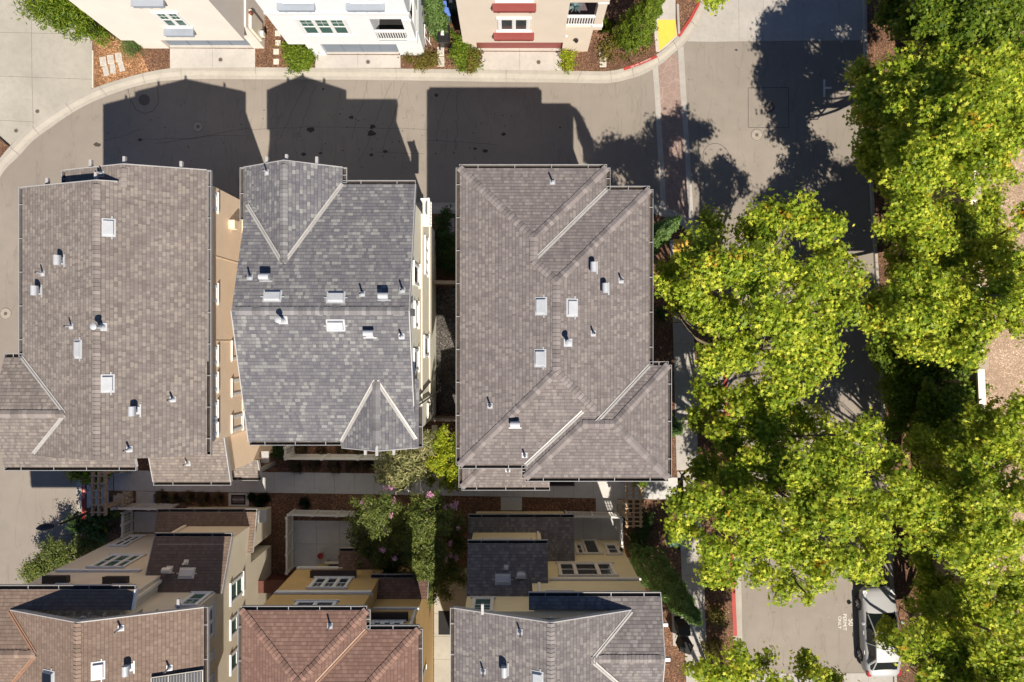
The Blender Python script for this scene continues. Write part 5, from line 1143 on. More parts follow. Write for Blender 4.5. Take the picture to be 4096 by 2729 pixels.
# timber edge by the wide driveway
m = MB(); a, b = P(377, 208), P(377, 356); m.prism([(a.x, a.y), (a.x + .06, a.y), (b.x + .06, b.y), (b.x, b.y)], .08, .19); tag(m.build('edging_board', 'paver'), 'thin pale edging board between the wide driveway and orange mulch', 'edging')
m = MB(); a, b = P(0, 547), P(45, 586); d = (b - a).normalized(); a = a - d * 4; m.obox(a, d, UP, Vector((-d.y, d.x, 0)), 0, (b - a).length, .08, .2, -.03, .03); tag(m.build('edging_board', 'black_metal'), 'dark edging strip at the far left end of the wide driveway', 'edging')

# ---------------------------------------------------------------- parked car
def car(label, px, py, rz):
    c = P(px, py); t_ = thing('parked_car', label, 'car', c); T = Matrix.Translation(c) @ Matrix.Rotation(rz, 4, 'Z')   # length along local y, nose at +y
    def q(m): m.v = [tuple(T @ Vector(p)) for p in m.v]; return m
    S = [(2.28, .50, .56), (2.22, .68, .66), (2.05, .79, .72), (1.75, .85, .77), (1.3, .88, .84), (.95, .89, .90), (.6, .89, .93), (0, .89, .95), (-.8, .89, .97), (-1.35, .89, 1.0), (-1.75, .87, 1.02), (-2.0, .82, 1.01), (-2.15, .74, .96), (-2.24, .62, .72)]
    m = MB(); rings = []
    for y, hw, zt in S:
        zb = .22 if abs(y) < 2.1 else .32
        half = [(hw * .90, zb), (hw * .985, zb + .10), (hw, (zb + zt) * .48), (hw * .975, zt - .14), (hw * .90, zt - .045), (hw * .70, zt - .005), (hw * .38, zt + .022), (0, zt + .03)]
        rings.append([Vector((x, y, z)) for x, z in half] + [Vector((-x, y, z)) for x, z in half[-2::-1]])
    n = len(rings[0])
    for k in range(len(rings) - 1):
        for i in range(n - 1): m.face([rings[k][i], rings[k + 1][i], rings[k + 1][i + 1], rings[k][i + 1]])
        m.face([rings[k][0], rings[k][n - 1], rings[k + 1][n - 1], rings[k + 1][0]])
    m.face(rings[0]); m.face(rings[-1][::-1]); body = q(m).build('body', 'car_paint', t_, smooth=True, weld=True)
    # greenhouse
    gl = [(1.02, .70, .93), (.35, .60, 1.33), (.1, .585, 1.39), (-.5, .58, 1.415), (-1.0, .57, 1.38), (-1.25, .56, 1.32), (-1.78, .62, 1.03)]
    m = MB(); lo = [(y, .80 if abs(y) < 1 else .74, .95) for y, _, _ in gl]
    for i in range(len(gl) - 1):
        (y0, w0, z0), (y1, w1, z1) = gl[i], gl[i + 1]
        m.face([(-w0, y0, z0), (w0, y0, z0), (w1, y1, z1), (-w1, y1, z1)])
        for s_ in (-1, 1): m.face([(s_ * w0, y0, z0), (s_ * lo[i][1], y0, .93), (s_ * lo[i + 1][1], y1, .95), (s_ * w1, y1, z1)])
    q(m).build('window_glass', 'car_glass', t_)
    m = MB()
    for i in (1, 2, 3, 4):
        (y0, w0, z0), (y1, w1, z1) = gl[i], gl[i + 1]; w0 += .012; w1 += .012
        m.face([(-w0, y0, z0 + .014), (w0, y0, z0 + .014), (w0 * .5, y0, z0 + .03), (-w0 * .5, y0, z0 + .03)][::1]) if False else None
        for a0, a1, l0, l1 in ((-1, -.5, .008, .03), (-.5, .5, .03, .03), (.5, 1, .03, .008)): m.face([(a0 * w0, y0, z0 + l0), (a1 * w0, y0, z0 + l1), (a1 * w1, y1, z1 + l1), (a0 * w1, y1, z1 + l0)])
    q(m).build('roof_panel', 'car_paint', t_, smooth=True, weld=True)
    m = MB()
    for s_ in (-1, 1):
        pts = [(s_ * (w + .005), y, z + .004) for y, w, z in gl]
        for i in range(len(pts) - 1): m.tube(pts[i], pts[i + 1], .032, .032, 6)
        m.tube((s_ * .60, -.38, 1.39), (s_ * .80, -.42, .96), .03, .03, 6); m.tube((s_ * .575, -1.1, 1.36), (s_ * .79, -1.5, .99), .06, .05, 6)
    q(m).build('pillars', 'car_paint', t_)
    for y in (1.33, -1.28):
        for s_ in (-1, 1):
            m = MB(); m.tube((s_ * .72, y, .32), (s_ * .905, y, .32), .325, .325, 24); wl = q(m).build('tyre', 'car_tyre', t_)
            m = MB(); m.tube((s_ * .905, y, .32), (s_ * .915, y, .32), .225, .21, 20)
            for a in range(5):
                d = Vector((0, math.cos(a * 1.2566), math.sin(a * 1.2566))); o = Vector((s_ * .92, y, .32)); m.tube(o + d * .03, o + d * .2, .03, .022, 6, 1)
            q(m).build('rim', ['iron', 'chrome'], wl)
    for s_ in (-1, 1):
        m = MB(); m.face([(s_ * .62, 2.13, .735), (s_ * .80, 1.93, .735), (s_ * .84, 1.68, .80), (s_ * .70, 1.86, .805)][::s_]); m.obox(Vector((0, 0, 0)), Xv, UP, Yv2, *sorted((s_ * .60, s_ * .80)), .60, .72, 1.98, 2.14); q(m).build('headlight', 'lamp_lens', t_)
        m = MB(); m.obox(Vector((0, 0, 0)), Xv, UP, Yv2, *sorted((s_ * .66, s_ * .835)), .74, .96, -2.12, -1.86); q(m).build('tail_light', 'tail_red', t_)
        m = MB(); m.lathe(Vector((s_ * .99, .62, 1.0)), [(.02, -.08), (.10, -.03), (.10, .05), (.03, .1)], 10); m.tube((s_ * .86, .64, .95), (s_ * .95, .62, .98), .03); q(m).build('wing_mirror', 'car_paint', t_, smooth=False)
        for y in (.05, -.95): m = MB(); m.obox(Vector((0, 0, 0)), Xv, UP, Yv2, *sorted((s_ * .885, s_ * .91)), .80, .83, y - .1, y + .1); q(m).build('door_handle', 'chrome', t_)
    m = MB(); m.obox(Vector((0, 0, 0)), Xv, UP, Yv2, -.5, .5, .42, .60, 2.2, 2.30); q(m).build('grille', 'black_metal', t_)
    m = MB(); m.obox(Vector((0, 0, 0)), Xv, UP, Yv2, -.26, .26, .55, .67, -2.26, -2.235); q(m).build('number_plate', 'paint_white', t_)
    return t_
car('silver sedan parked at the kerb under the tree, lower right', 3492, 2506, math.radians(2.2))
# ================================================================ PLANTS
rg = np.random.default_rng(11)
def star(n, inner, wob=()): 
    o = []
    for i in range(2 * n):
        a = math.pi / 2 + math.pi * i / n; r = 1.0 if i % 2 == 0 else inner
        if i % 2 == 0 and i not in (0,): r *= .88
        o.append((r * math.cos(a), r * math.sin(a)))
    return np.array(o)
SHAPES = {'maple': star(5, .42), 'oval': np.array([(0, 1), (.32, .45), (.34, -.3), (0, -1), (-.34, -.3), (-.32, .45)]), 'narrow': np.array([(0, 1), (.17, .3), (.15, -.6), (0, -1), (-.15, -.6), (-.17, .3)]),
          'round': np.array([(0, 1), (.6, .5), (.62, -.4), (0, -1), (-.62, -.4), (-.6, .5)]), 'needle': np.array([(0, 1), (.10, -.2), (0, -1), (-.10, -.2)]), 'frond': np.array([(0, 1), (.25, .2), (.12, .1), (.3, -.5), (0, -.3), (-.3, -.5), (-.12, .1), (-.25, .2)])}
def leaves(name, C, N, size, shape, mat, parent, jit=.3):
    """C centres (n,3), N normals (n,3)"""
    n = len(C); T = SHAPES[shape]; k = len(T); N = N / np.linalg.norm(N, axis=1, keepdims=True)
    ref = rg.normal(size=(n, 3)); U = np.cross(N, ref); U /= np.linalg.norm(U, axis=1, keepdims=True) + 1e-9; V = np.cross(N, U)
    s = size * (1 + jit * rg.uniform(-1, 1, (n, 1)))
    fold = rg.uniform(.0, .35, (n, 1)); v = C[:, None, :] + U[:, None, :] * (T[None, :, 0:1] * s[:, None, :]) + V[:, None, :] * (T[None, :, 1:2] * s[:, None, :]) + N[:, None, :] * (np.abs(T[None, :, 0:1]) * -s[:, None, :] * fold[:, None, :])
    me = bpy.data.meshes.new(name); me.vertices.add(n * k); me.vertices.foreach_set('co', v.astype(np.float32).ravel())
    me.loops.add(n * k); me.loops.foreach_set('vertex_index', np.arange(n * k, dtype=np.int32)); me.polygons.add(n)
    me.polygons.foreach_set('loop_start', np.arange(0, n * k, k, dtype=np.int32)); me.update(calc_edges=True); me.materials.append(M[mat])
    o = bpy.data.objects.new(name, me); COL.objects.link(o)
    if parent is not None: fix(o, parent)
    return o
def cloud(blobs, dens, clump_r, flat=.5, outb=.5, rnd_n=.6, sprays=1.0):
    """blobs: (center, rx, ry, rz); returns leaf centres and normals gathered in leafy sprays"""
    Cs, Ns, K_ = [], [], []
    for c, rx, ry, rz in blobs:
        ncl = max(4, int(sprays * (rx * ry) / (clump_r ** 2) * 2.6)); d = rg.normal(size=(ncl, 3)); d[:, 2] = np.where(rg.random(ncl) < .75, np.abs(d[:, 2]), d[:, 2]); d /= np.linalg.norm(d, axis=1, keepdims=True)
        rad = rg.uniform(.45, 1.08, (ncl, 1)) ** .6; cc = np.array(c) + d * rad * np.array([rx, ry, rz]); K_.append(cc)
        m = max(6, int(dens * clump_r ** 2)); off = rg.normal(size=(ncl, m, 3)) * clump_r * np.array([.52, .52, .52 * flat])
        # stretch each spray along its outward direction
        al = (off * d[:, None, :]).sum(-1, keepdims=True); off = off + d[:, None, :] * al * .7
        P_ = (cc[:, None, :] + off).reshape(-1, 3); D = np.repeat(d, m, axis=0)
        Nn = D * outb + np.array([0, 0, 1.0]) + rg.normal(size=P_.shape) * rnd_n; Cs.append(P_); Ns.append(Nn)
    return np.concatenate(Cs), np.concatenate(Ns), np.concatenate(K_)
def domes(blobs, per=2.2, rd=(.18, .60), dens=165):
    """crowns as heaps of small leafy domes, so each bough has a lit side and a dark side"""
    Cs, Ns, K_ = [], [], []
    for c, rx, ry, rz in blobs:
        n = max(3, int(per * rx * ry / (rd[0] + rd[1]) ** 2 * 4)); d = rg.normal(size=(n, 3)); d[:, 2] = np.abs(d[:, 2]) * .9; d /= np.linalg.norm(d, axis=1, keepdims=True)
        cc = np.array(c) + d * np.array([rx, ry, rz]) * rg.uniform(.35, 1.0, (n, 1)); K_.append(cc)
        for i in range(n):
            r = rg.uniform(*rd); m = int(dens * (r / .45) ** 2 * rg.uniform(.7, 1.2)); e = rg.normal(size=(m, 3)); e[:, 2] = np.where(rg.random(m) < .85, np.abs(e[:, 2]), e[:, 2]); e /= np.linalg.norm(e, axis=1, keepdims=True)
            st = np.array([d[i, 0], d[i, 1], 0]) * .5; al = e @ st
            far = 1 + .6 * (rg.random((m, 1)) < .26) * rg.random((m, 1)); P_ = cc[i] + e * (r * rg.uniform(.45, 1.12, (m, 1)) * far) * np.array([1, 1, .62]) + st[None] * (al * r)[:, None] + rg.normal(size=(m, 3)) * .05
            Cs.append(P_); Ns.append(e * 1.2 + np.array([0, 0, .32]) + rg.normal(size=(m, 3)) * .55)
    return np.concatenate(Cs), np.concatenate(Ns), np.concatenate(K_)
def limb(mb, a, b, r0, r1, bend=.12, n=5):
    a, b = Vector(a), Vector(b); L = (b - a).length; w = Vector(rg.normal(size=3)) * L * bend; pts = [a + (b - a) * t + w * math.sin(math.pi * t) for t in [i / n for i in range(n + 1)]]
    for i in range(n): mb.tube(pts[i], pts[i + 1], r0 + (r1 - r0) * i / n, r0 + (r1 - r0) * (i + 1) / n, 7, 0, False)
    return pts
def tree(label, blobs, leaf='leaf_sycamore', size=.10, dens=560, clump=.54, shape='maple', trunk_r=.17, base=None, zs=.62, name='sycamore_tree', group=None, minz=2.2, cat='tree', fl=.26, sp=1.15, rn=.8, extra=None, limbs=True):
    if name == 'sycamore_tree' and blobs[0][0] > 3400: blobs = [(x, y, r, min(h - 1.2 if h < 6.2 else h + .6, 4.2 + (x - 3430) * .018)) for x, y, r, h in blobs]
    rs = (.82 if blobs[0][0] < 3400 else .98) if name == 'sycamore_tree' else 1.0
    B = [(P(x, y, h + (rg.uniform(-1.1, 1.0) if name == 'sycamore_tree' else rg.uniform(-.6, .7) if name == 'crape_myrtle' else 0)), rs * r * (H - h) / F, rs * r * (H - h) / F, rs * r * (H - h) / F * zs) for x, y, r, h in blobs]
    cx = sum(b[0].x * b[1] for b in B) / sum(b[1] for b in B); cy = sum(b[0].y * b[1] for b in B) / sum(b[1] for b in B)
    b0 = P(*base) if base else Vector((cx, cy, 0)); b0.z = .08; t_ = thing(name, label, cat, b0, 0, group)
    bl = [(tuple(b[0]), b[1], b[2], b[3]) for b in B]
    C, N, Kc = domes(bl) if name == 'sycamore_tree' else domes(bl, 1.7, (.10, .32), 430) if name == 'crape_myrtle' else domes(bl, .75, (.08, .24), 420) if name == 'young_tree' else domes(bl, 1.4, (.14, .34), 170) if name == 'loquat_tree' else cloud(bl, dens, clump, flat=fl, sprays=sp, rnd_n=rn)
    keep = C[:, 2] > minz * .5; C, N = C[keep], N[keep]; leaves('crown', C, N, size, shape, leaf, t_)
    m = MB(); zf = min(b[0].z for b in B) * .55; fork = b0 + Vector((0, 0, zf)); limb(m, b0, fork, trunk_r, trunk_r * .75, .02, 4); m.build('trunk', 'bark', t_)
    m = MB()
    for b in (B if limbs else []):
        pts = limb(m, fork, b[0], trunk_r * .5, .035, .07, 6)
        for _ in range(4):
            k = Kc[rg.integers(len(Kc))]
            k = min((Kc[rg.integers(len(Kc))] for _ in range(30)), key=lambda q: (Vector(q) - b[0]).length * (1 + .4 * rg.random())); limb(m, pts[4], k, .03, .008, .12, 3)
    if limbs: m.build('branches', 'bark', t_)
    if extra: extra(t_, C, N, Kc)
    return t_
SG = 'sycamore trees lining the street'
tree('large sunlit sycamore hanging over the street right of the hipped roof', [(3080, 900, 120, 9.6), (3190, 870, 110, 9.4), (3290, 920, 110, 9.2), (3350, 1000, 90, 8.6), (2830, 900, 70, 7.2), (2790, 1010, 90, 8), (2700, 1120, 75, 7.4), (2700, 1230, 60, 7), (2920, 1060, 130, 9), (3060, 1090, 130, 9.8), (3200, 1090, 130, 9.8), (3310, 1130, 100, 8.8), (2790, 1190, 110, 8.6), (2790, 1295, 80, 8.4),
      (2900, 1270, 130, 9.4), (3040, 1260, 120, 10), (3170, 1270, 130, 9.6), (3330, 1250, 100, 8.8), (3410, 1190, 50, 8), (3430, 1110, 35, 8), (2860, 1410, 90, 8), (2990, 1420, 100, 9), (3120, 1430, 110, 9), (3250, 1400, 110, 8.6), (3000, 930, 90, 8.2), (2650, 1105, 45, 7)], group=SG, base=(2835, 1400))
tree('largest sycamore crown, spreading over the lower half of the street', [(3150, 1560, 90, 7.5), (3000, 1600, 120, 6.6), (2850, 1570, 90, 6), (2900, 1720, 120, 6.4), (2770, 1700, 50, 5.5), (3060, 1740, 120, 7), (3200, 1700, 100, 7.6), (3330, 1740, 110, 8.2), (3450, 1740, 90, 8.4), (3100, 1880, 130, 8.2), (2960, 1900, 110, 8), (2820, 1880, 80, 7), (3240, 1880, 120, 9), (3380, 1880, 120, 9.2), (3520, 1830, 100, 8.6), (3620, 1900, 70, 8), (2780, 2010, 90, 8), (2720, 1990, 45, 7.4), (2900, 2040, 120, 9), (3040, 2040, 120, 9.6), (3180, 2040, 120, 9.8), (3320, 2040, 120, 9.6), (3460, 2020, 120, 9.2), (3590, 2020, 80, 8.4),
      (2740, 2130, 60, 7.6), (2850, 2180, 100, 8.6), (2980, 2190, 110, 9.2), (3110, 2190, 110, 9.4), (3240, 2190, 110, 9.2), (3370, 2190, 100, 8.8), (3490, 2170, 90, 8.4), (2830, 2300, 70, 7.8), (2930, 2310, 70, 8), (3040, 2270, 60, 8), (3150, 2330, 70, 8), (3230, 2380, 55, 7.6), (3420, 2270, 50, 7.8), (3490, 2290, 45, 7.6), (3260, 2280, 60, 8.2), (2700, 2100, 45, 7.2)], group=SG, base=(2860, 1830))
tree('sycamore crown cut off by the bottom edge, left of the street', [(2790, 2720, 60, 6.5), (2860, 2680, 70, 7), (2950, 2620, 65, 7), (2960, 2700, 80, 7.5), (3030, 2640, 55, 7), (3080, 2720, 60, 7), (2870, 2790, 110, 7), (3090, 2800, 110, 7)], group=SG, base=(2880, 2760), trunk_r=.08, limbs=False)
tree('sycamore just beyond the bottom edge whose shade dapples the footpath', [(3020, 3040, 80, 8), (3120, 3080, 90, 8.4), (3220, 3110, 80, 8), (3050, 3180, 90, 8.4), (3170, 3220, 100, 9), (3280, 3240, 80, 8.4), (3100, 3320, 90, 8.4), (3220, 3350, 90, 8.6), (3000, 2950, 50, 7.6)], group=SG, base=(2950, 3000))
tree('small piece of sycamore crown at the bottom edge over the street', [(3210, 2640, 45, 6.5), (3270, 2680, 55, 6.5), (3320, 2720, 40, 6.2), (3250, 2790, 90, 6.5), (3380, 2800, 60, 6)], group=SG, base=(3250, 2880), trunk_r=.06, limbs=False)
tree('sunlit sycamore at the upper right beyond the street', [(3450, 300, 60, 6), (3480, 380, 90, 6.6), (3600, 330, 110, 7), (3730, 250, 110, 7.4), (3450, 470, 50, 7.2), (3550, 450, 100, 7.6), (3680, 400, 120, 8.2), (3810, 340, 120, 8.6), (3940, 300, 120, 8.8), (4060, 330, 100, 8.8), (3520, 560, 90, 7.8), (3640, 540, 110, 8.4), (3770, 490, 120, 9), (3900, 450, 120, 9.2), (4030, 450, 100, 9), (3445, 615, 45, 7.8), (3500, 660, 70, 7.6), (3600, 670, 90, 8), (3720, 630, 110, 8.6), (3840, 610, 100, 8.8), (3960, 580, 100, 8.8), (4070, 560, 70, 8.6), (3700, 730, 70, 7.4), (3850, 720, 70, 7.6), (4020, 690, 60, 7.4)], group=SG, base=(3560, 480))
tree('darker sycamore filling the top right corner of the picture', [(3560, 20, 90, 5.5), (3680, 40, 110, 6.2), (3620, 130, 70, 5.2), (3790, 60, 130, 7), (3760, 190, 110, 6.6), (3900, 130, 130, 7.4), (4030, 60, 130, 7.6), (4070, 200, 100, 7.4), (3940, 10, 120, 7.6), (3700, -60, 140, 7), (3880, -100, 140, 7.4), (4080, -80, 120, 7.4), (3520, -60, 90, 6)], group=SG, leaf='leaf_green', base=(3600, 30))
tree('broad sycamore at the middle right, bright below and shaded above', [(3560, 770, 55, 6.3), (3640, 830, 75, 6.3), (3590, 940, 80, 6.3), (3700, 930, 100, 6.3), (3830, 900, 90, 5.4), (3950, 830, 80, 6), (3960, 950, 110, 6), (4070, 900, 80, 6.2), (3580, 1060, 60, 5), (3660, 1050, 100, 5.4), (3800, 1040, 110, 5.8), (3940, 1070, 110, 6.6), (4060, 1060, 90, 7), (3500, 1210, 60, 7), (3590, 1180, 90, 7.2), (3700, 1170, 100, 7.6), (3830, 1190, 110, 8), (3960, 1190, 110, 8.2), (4080, 1190, 80, 8), (3470, 1290, 45, 6.6), (3570, 1290, 80, 7.2), (3690, 1290, 90, 7.8), (3810, 1310, 90, 8), (3930, 1310, 80, 8), (4040, 1300, 70, 7.8), (3650, 1390, 55, 7), (3760, 1400, 60, 7.2), (3870, 1400, 60, 7.2)], group=SG, base=(3580, 1100))
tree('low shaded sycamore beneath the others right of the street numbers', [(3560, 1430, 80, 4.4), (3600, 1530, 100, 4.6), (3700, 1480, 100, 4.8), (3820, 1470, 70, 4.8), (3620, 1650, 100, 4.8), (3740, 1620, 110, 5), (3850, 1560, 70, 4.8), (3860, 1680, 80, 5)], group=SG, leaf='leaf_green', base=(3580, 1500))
tree('sycamore at the lower right with a bright central mass', [(3720, 1760, 90, 5.6), (3830, 1780, 100, 6), (3940, 1700, 90, 6.6), (4050, 1680, 90, 7), (3760, 1880, 90, 6.2), (3880, 1900, 100, 6.8), (4000, 1820, 110, 7.2), (4090, 1830, 60, 7.2), (3700, 2010, 80, 7.4), (3800, 2030, 90, 8), (3900, 2040, 100, 8.2), (4010, 1980, 100, 8.2), (4090, 1990, 60, 8), (3660, 2110, 60, 7), (3790, 2160, 80, 7.6), (3890, 2190, 80, 7.6), (3990, 2110, 90, 8), (4070, 2120, 70, 7.8), (3950, 2270, 60, 7), (4040, 2230, 50, 7)], group=SG, base=(3640, 1930))
tree('sycamore over the parked car in the bottom right corner', [(3690, 2330, 55, 4), (3700, 2260, 55, 4.2), (3760, 2370, 90, 4.6), (3880, 2360, 90, 5), (4000, 2370, 90, 5.4), (4080, 2330, 60, 5.4), (3700, 2440, 60, 5), (3790, 2480, 90, 5.4), (3920, 2490, 100, 5.8), (4050, 2480, 90, 6), (3535, 2510, 26, 5.6), (3570, 2565, 32, 6), (3640, 2590, 45, 6.4), (3700, 2580, 80, 6.8), (3820, 2600, 90, 7), (3950, 2610, 90, 7), (4070, 2600, 80, 7), (3720, 2680, 40, 6.4), (3740, 2700, 80, 7), (3870, 2710, 90, 7.2), (4000, 2710, 90, 7.2), (4090, 2720, 60, 7), (3800, 2820, 120, 7), (4000, 2830, 120, 7)], group=SG, base=(3640, 2450))
tree('tip of a sycamore branch at the top edge above the red kerb', [(2830, -30, 40, 5), (2870, -10, 30, 5), (2780, -60, 60, 5)], group=SG, base=(2760, -120))
# bushy tree by the wide driveway, seen leaning out over it
tree('bright green bushy tree leaning over the wide driveway at the top left', [(170, 15, 50, 4.4), (230, 60, 60, 4), (300, 70, 60, 3.4), (270, 0, 80, 4.2), (340, 110, 55, 2.6), (200, -50, 90, 4.6), (330, 20, 60, 3.2), (390, 120, 40, 1.8), (140, 40, 28, 4.6)], 'leaf_green', .11, 800, .3, 'narrow', .07, (430, 130), 1.0, 'broadleaf_tree', None, .3, fl=.9, rn=1.0)
# crape myrtles with pink blossom
def blossoms(sites):
    def f(t_, C, N, Kc):
        for (x, y, h) in sites:
            c = np.array(P(x, y, h)); n = 34; Cc = c + rg.normal(size=(n, 3)) * np.array([.055, .06, .05]); leaves('blossom', Cc, rg.normal(size=(n, 3)) + np.array([0, 0, .8]), .036, 'round', 'petal_pink', t_)
    return f
w5 = lambda x, y, h: (1400 + x / 2.091, 1650 + y / 2.091, h)
tree('crape myrtle with pink blossom on its left side, beside the empty patio', [w5(120, 820, 4.0)[:2] + (60, 5.4), w5(230, 800, 4)[:2] + (66, 5.5), w5(200, 900, 4)[:2] + (66, 5.2), (1500, 2085, 60, 5), (1560, 2060, 70, 3.6), (1450, 2140, 60, 3), (1530, 2180, 90, 3), (1600, 2140, 80, 3.2), (1480, 2230, 70, 2.6), (1560, 2260, 80, 2.6), (1640, 2230, 70, 2.8), (1430, 2080, 34, 4.6)], 'leaf_myrtle', .055, 1700, .24, 'oval', .06, (1560, 2130), .8, 'crape_myrtle', 'flowering crape myrtles', .6, extra=blossoms([w5(*a) for a in ((105, 750, 5.7), (145, 800, 5.7), (160, 806, 5.6), (205, 828, 5.6), (240, 828, 5.7), (275, 775, 5.7), (312, 788, 5.6), (190, 857, 5.5), (292, 852, 5.6), (342, 862, 5.5), (105, 870, 5.4), (212, 895, 5.4), (240, 910, 5.4), (150, 965, 5.2), (82, 914, 5.2), (265, 962, 5.2), (292, 640, 5.9), (341, 635, 5.9), (265, 1145, 4.7), (280, 1155, 4.7), (372, 1218, 4.5), (293, 995, 5.0), (365, 735, 5.7), (226, 945, 5.3), (283, 880, 5.5))]))
tree('crape myrtle with scattered pink blossom on its right side, over the side path', [(1730, 2010, 55, 4.6), (1690, 2060, 70, 4.2), (1760, 2090, 55, 4.2), (1640, 2080, 60, 3.8), (1700, 2150, 80, 4.2), (1800, 2060, 55, 3.4), (1820, 2150, 65, 3.2), (1670, 2220, 70, 4), (1740, 2240, 70, 4), (1810, 2250, 60, 3.2), (1690, 2290, 60, 3.6), (1760, 2310, 60, 3.4), (1820, 2320, 40, 3), (1700, 2340, 45, 3), (1770, 2370, 35, 2.8), (1730, 2350, 35, 4), (1735, 2400, 22, 4.2)], 'leaf_myrtle', .055, 1700, .24, 'oval', .06, (1700, 2140), .8, 'crape_myrtle', 'flowering crape myrtles', .6, extra=blossoms([w5(*a) for a in ((665, 680, 5), (680, 695, 5), (655, 690, 5), (655, 812, 4.8), (602, 898, 4.6), (688, 945, 4.6), (702, 1160, 4.4), (668, 1055, 4.5), (800, 790, 4.4), (850, 780, 4.4), (884, 760, 4.4), (882, 798, 4.3), (787, 860, 4.2), (812, 945, 4), (906, 967, 4), (842, 1096, 3.8), (804, 1228, 3.8), (845, 1195, 3.8), (892, 1218, 3.8), (785, 990, 4), (730, 1045, 4.5), (488, 818, 4.4))]))
tree('olive green broad leaved tree with long leaves at the corner of the speckled grey roof', [w5(330, 420, 0)[:2] + (60, 3.6), w5(440, 370, 0)[:2] + (60, 4), w5(560, 370, 0)[:2] + (55, 4), w5(430, 470, 0)[:2] + (75, 4), w5(550, 470, 0)[:2] + (60, 3.8), w5(360, 540, 0)[:2] + (50, 3.2), w5(480, 560, 0)[:2] + (60, 3), w5(600, 420, 0)[:2] + (50, 3.6), w5(650, 230, 0)[:2] + (26, 4.6), w5(670, 290, 0)[:2] + (20, 4.4), w5(260, 545, 0)[:2] + (16, 3), w5(620, 210, 0)[:2] + (18, 4.8)], 'leaf_loquat', .13, 520, .26, 'narrow', .06, (1620, 1880), .7, 'loquat_tree', None, .8)
tree('yellow green small tree between the speckled roof and the hipped roof', [w5(765, 140, 0)[:2] + (28, 5), w5(760, 230, 0)[:2] + (42, 4.8), w5(840, 260, 0)[:2] + (40, 4.6), w5(780, 330, 0)[:2] + (50, 4.6), w5(860, 360, 0)[:2] + (50, 4.4), w5(740, 420, 0)[:2] + (50, 4.2), w5(830, 450, 0)[:2] + (60, 4), w5(890, 480, 0)[:2] + (45, 3.8), w5(800, 540, 0)[:2] + (55, 3.4), w5(870, 560, 0)[:2] + (45, 3.2), w5(655, 570, 0)[:2] + (18, 3), w5(680, 500, 0)[:2] + (22, 3.4)], 'leaf_lime', .065, 1500, .26, 'oval', .05, (1800, 1870), .75, 'young_tree', None, .8)
# conifers
def cypress(label, base, tip, h, r, leaf='leaf_conifer', group='narrow conifers beside the houses', n=9000, shape='frond', size=.09, rag=.18):
    a = P(*base); a.z = .1; b = P(tip[0], tip[1], h); t_ = thing('cypress_tree', label, 'tree', a, 0, group); t = rg.random(n) ** .8; ang = rg.uniform(0, 2 * math.pi, n)
    prof = np.where(t < .12, t / .12 * .8 + .2, (1 - t) ** .62 * 1.06) + .05; lump = 1 + rag * np.sin(ang * 5 + t * 26) + rag * .8 * np.sin(ang * 3 - t * 41)
    rad = r * prof * lump * (1 - rg.random(n) ** 2.5 * .35); ax = np.array(a)[None] + (np.array(b) - np.array(a))[None] * t[:, None]
    d = np.stack([np.cos(ang), np.sin(ang), np.zeros(n)], 1); C = ax + d * rad[:, None]; N = d * 1.0 + np.array([0, 0, .55]) + rg.normal(size=(n, 3)) * .45
    leaves('foliage', C, N, size, shape, leaf, t_); m = MB(); m.tube(a, a + (b - a) * .9, .10, .02, 8); m.build('trunk', 'bark', t_); return t_
cypress('tall narrow cypress against the yellow house, leaning to the lower right in view', (2556, 2222), (2800, 2495), 9.2, .86, n=26000)
cypress('tall cypress tip rising at the upper right corner of the hipped roof', (2519, 1030), (2716, 872), 11.2, .68, 'leaf_conifer', n=12000)
cypress('cypress tip beside the lower right side of the hipped roof', (2545, 1640), (2722, 1725), 9.4, .8)
cypress('bright green conifer beside the red shelf house balcony at the top', (2512, 165), (2655, -60), 6.0, .85, 'leaf_green', n=12000)
cypress('pale green narrow conifer between the white and the sand coloured houses', (1765, 150), (1700, -120), 5.2, .55, n=7000)
# shrubs
def shrub(label, pts, leaf='leaf_green', size=.06, dens=1800, clump=.18, shape='oval', name='shrub', group=None, zs=.8, sp=1.2, fl=.8):
    B = [(P(x, y, h), r * (H - h) / F, r * (H - h) / F, r * (H - h) / F * zs) for x, y, r, h in pts]; c = P(pts[0][0], pts[0][1]); c.z = .1; t_ = thing(name, label, 'shrub', c, 0, group)
    C, N, Kc = cloud([(tuple(b[0]), b[1], b[2], b[3]) for b in B], dens, clump, flat=fl, sprays=sp, rnd_n=.8); k = C[:, 2] > .1; leaves('foliage', C[k], N[k], size, shape, leaf, t_)
    m = MB()
    for b in B:
        for _ in range(4): q = Vector((b[0].x + rg.normal() * b[1] * .4, b[0].y + rg.normal() * b[1] * .4, b[0].z + b[3] * .5)); limb(m, Vector((b[0].x, b[0].y, .08)), q, .018, .006, .1, 3)
    m.build('stems', 'bark', t_); return t_
shrub('dense green shrub at the left corner of the white house driveway', [(1195, 225, 42, .5), (1165, 205, 30, .6), (1225, 240, 36, .5), (1190, 255, 34, .4), (1235, 222, 20, .7)])
shrub('green and bronze shrub at the left of the red garage driveway', [(1840, 220, 30, .7), (1850, 190, 26, .8), (1835, 160, 24, .8), (1845, 250, 32, .5), (1890, 245, 34, .5)], 'leaf_green')
shrub('round bronze tinted shrub touching the red garage driveway', [(1890, 240, 30, .6), (1880, 262, 26, .5), (1900, 225, 22, .6)], 'leaf_bronze')
shrub('low bronze shrub strip in front of the white house wall', [(1640, 240, 18, .2), (1680, 255, 22, .25), (1715, 245, 26, .3), (1735, 235, 22, .4), (1700, 230, 18, .3)], 'leaf_bronze', .05)
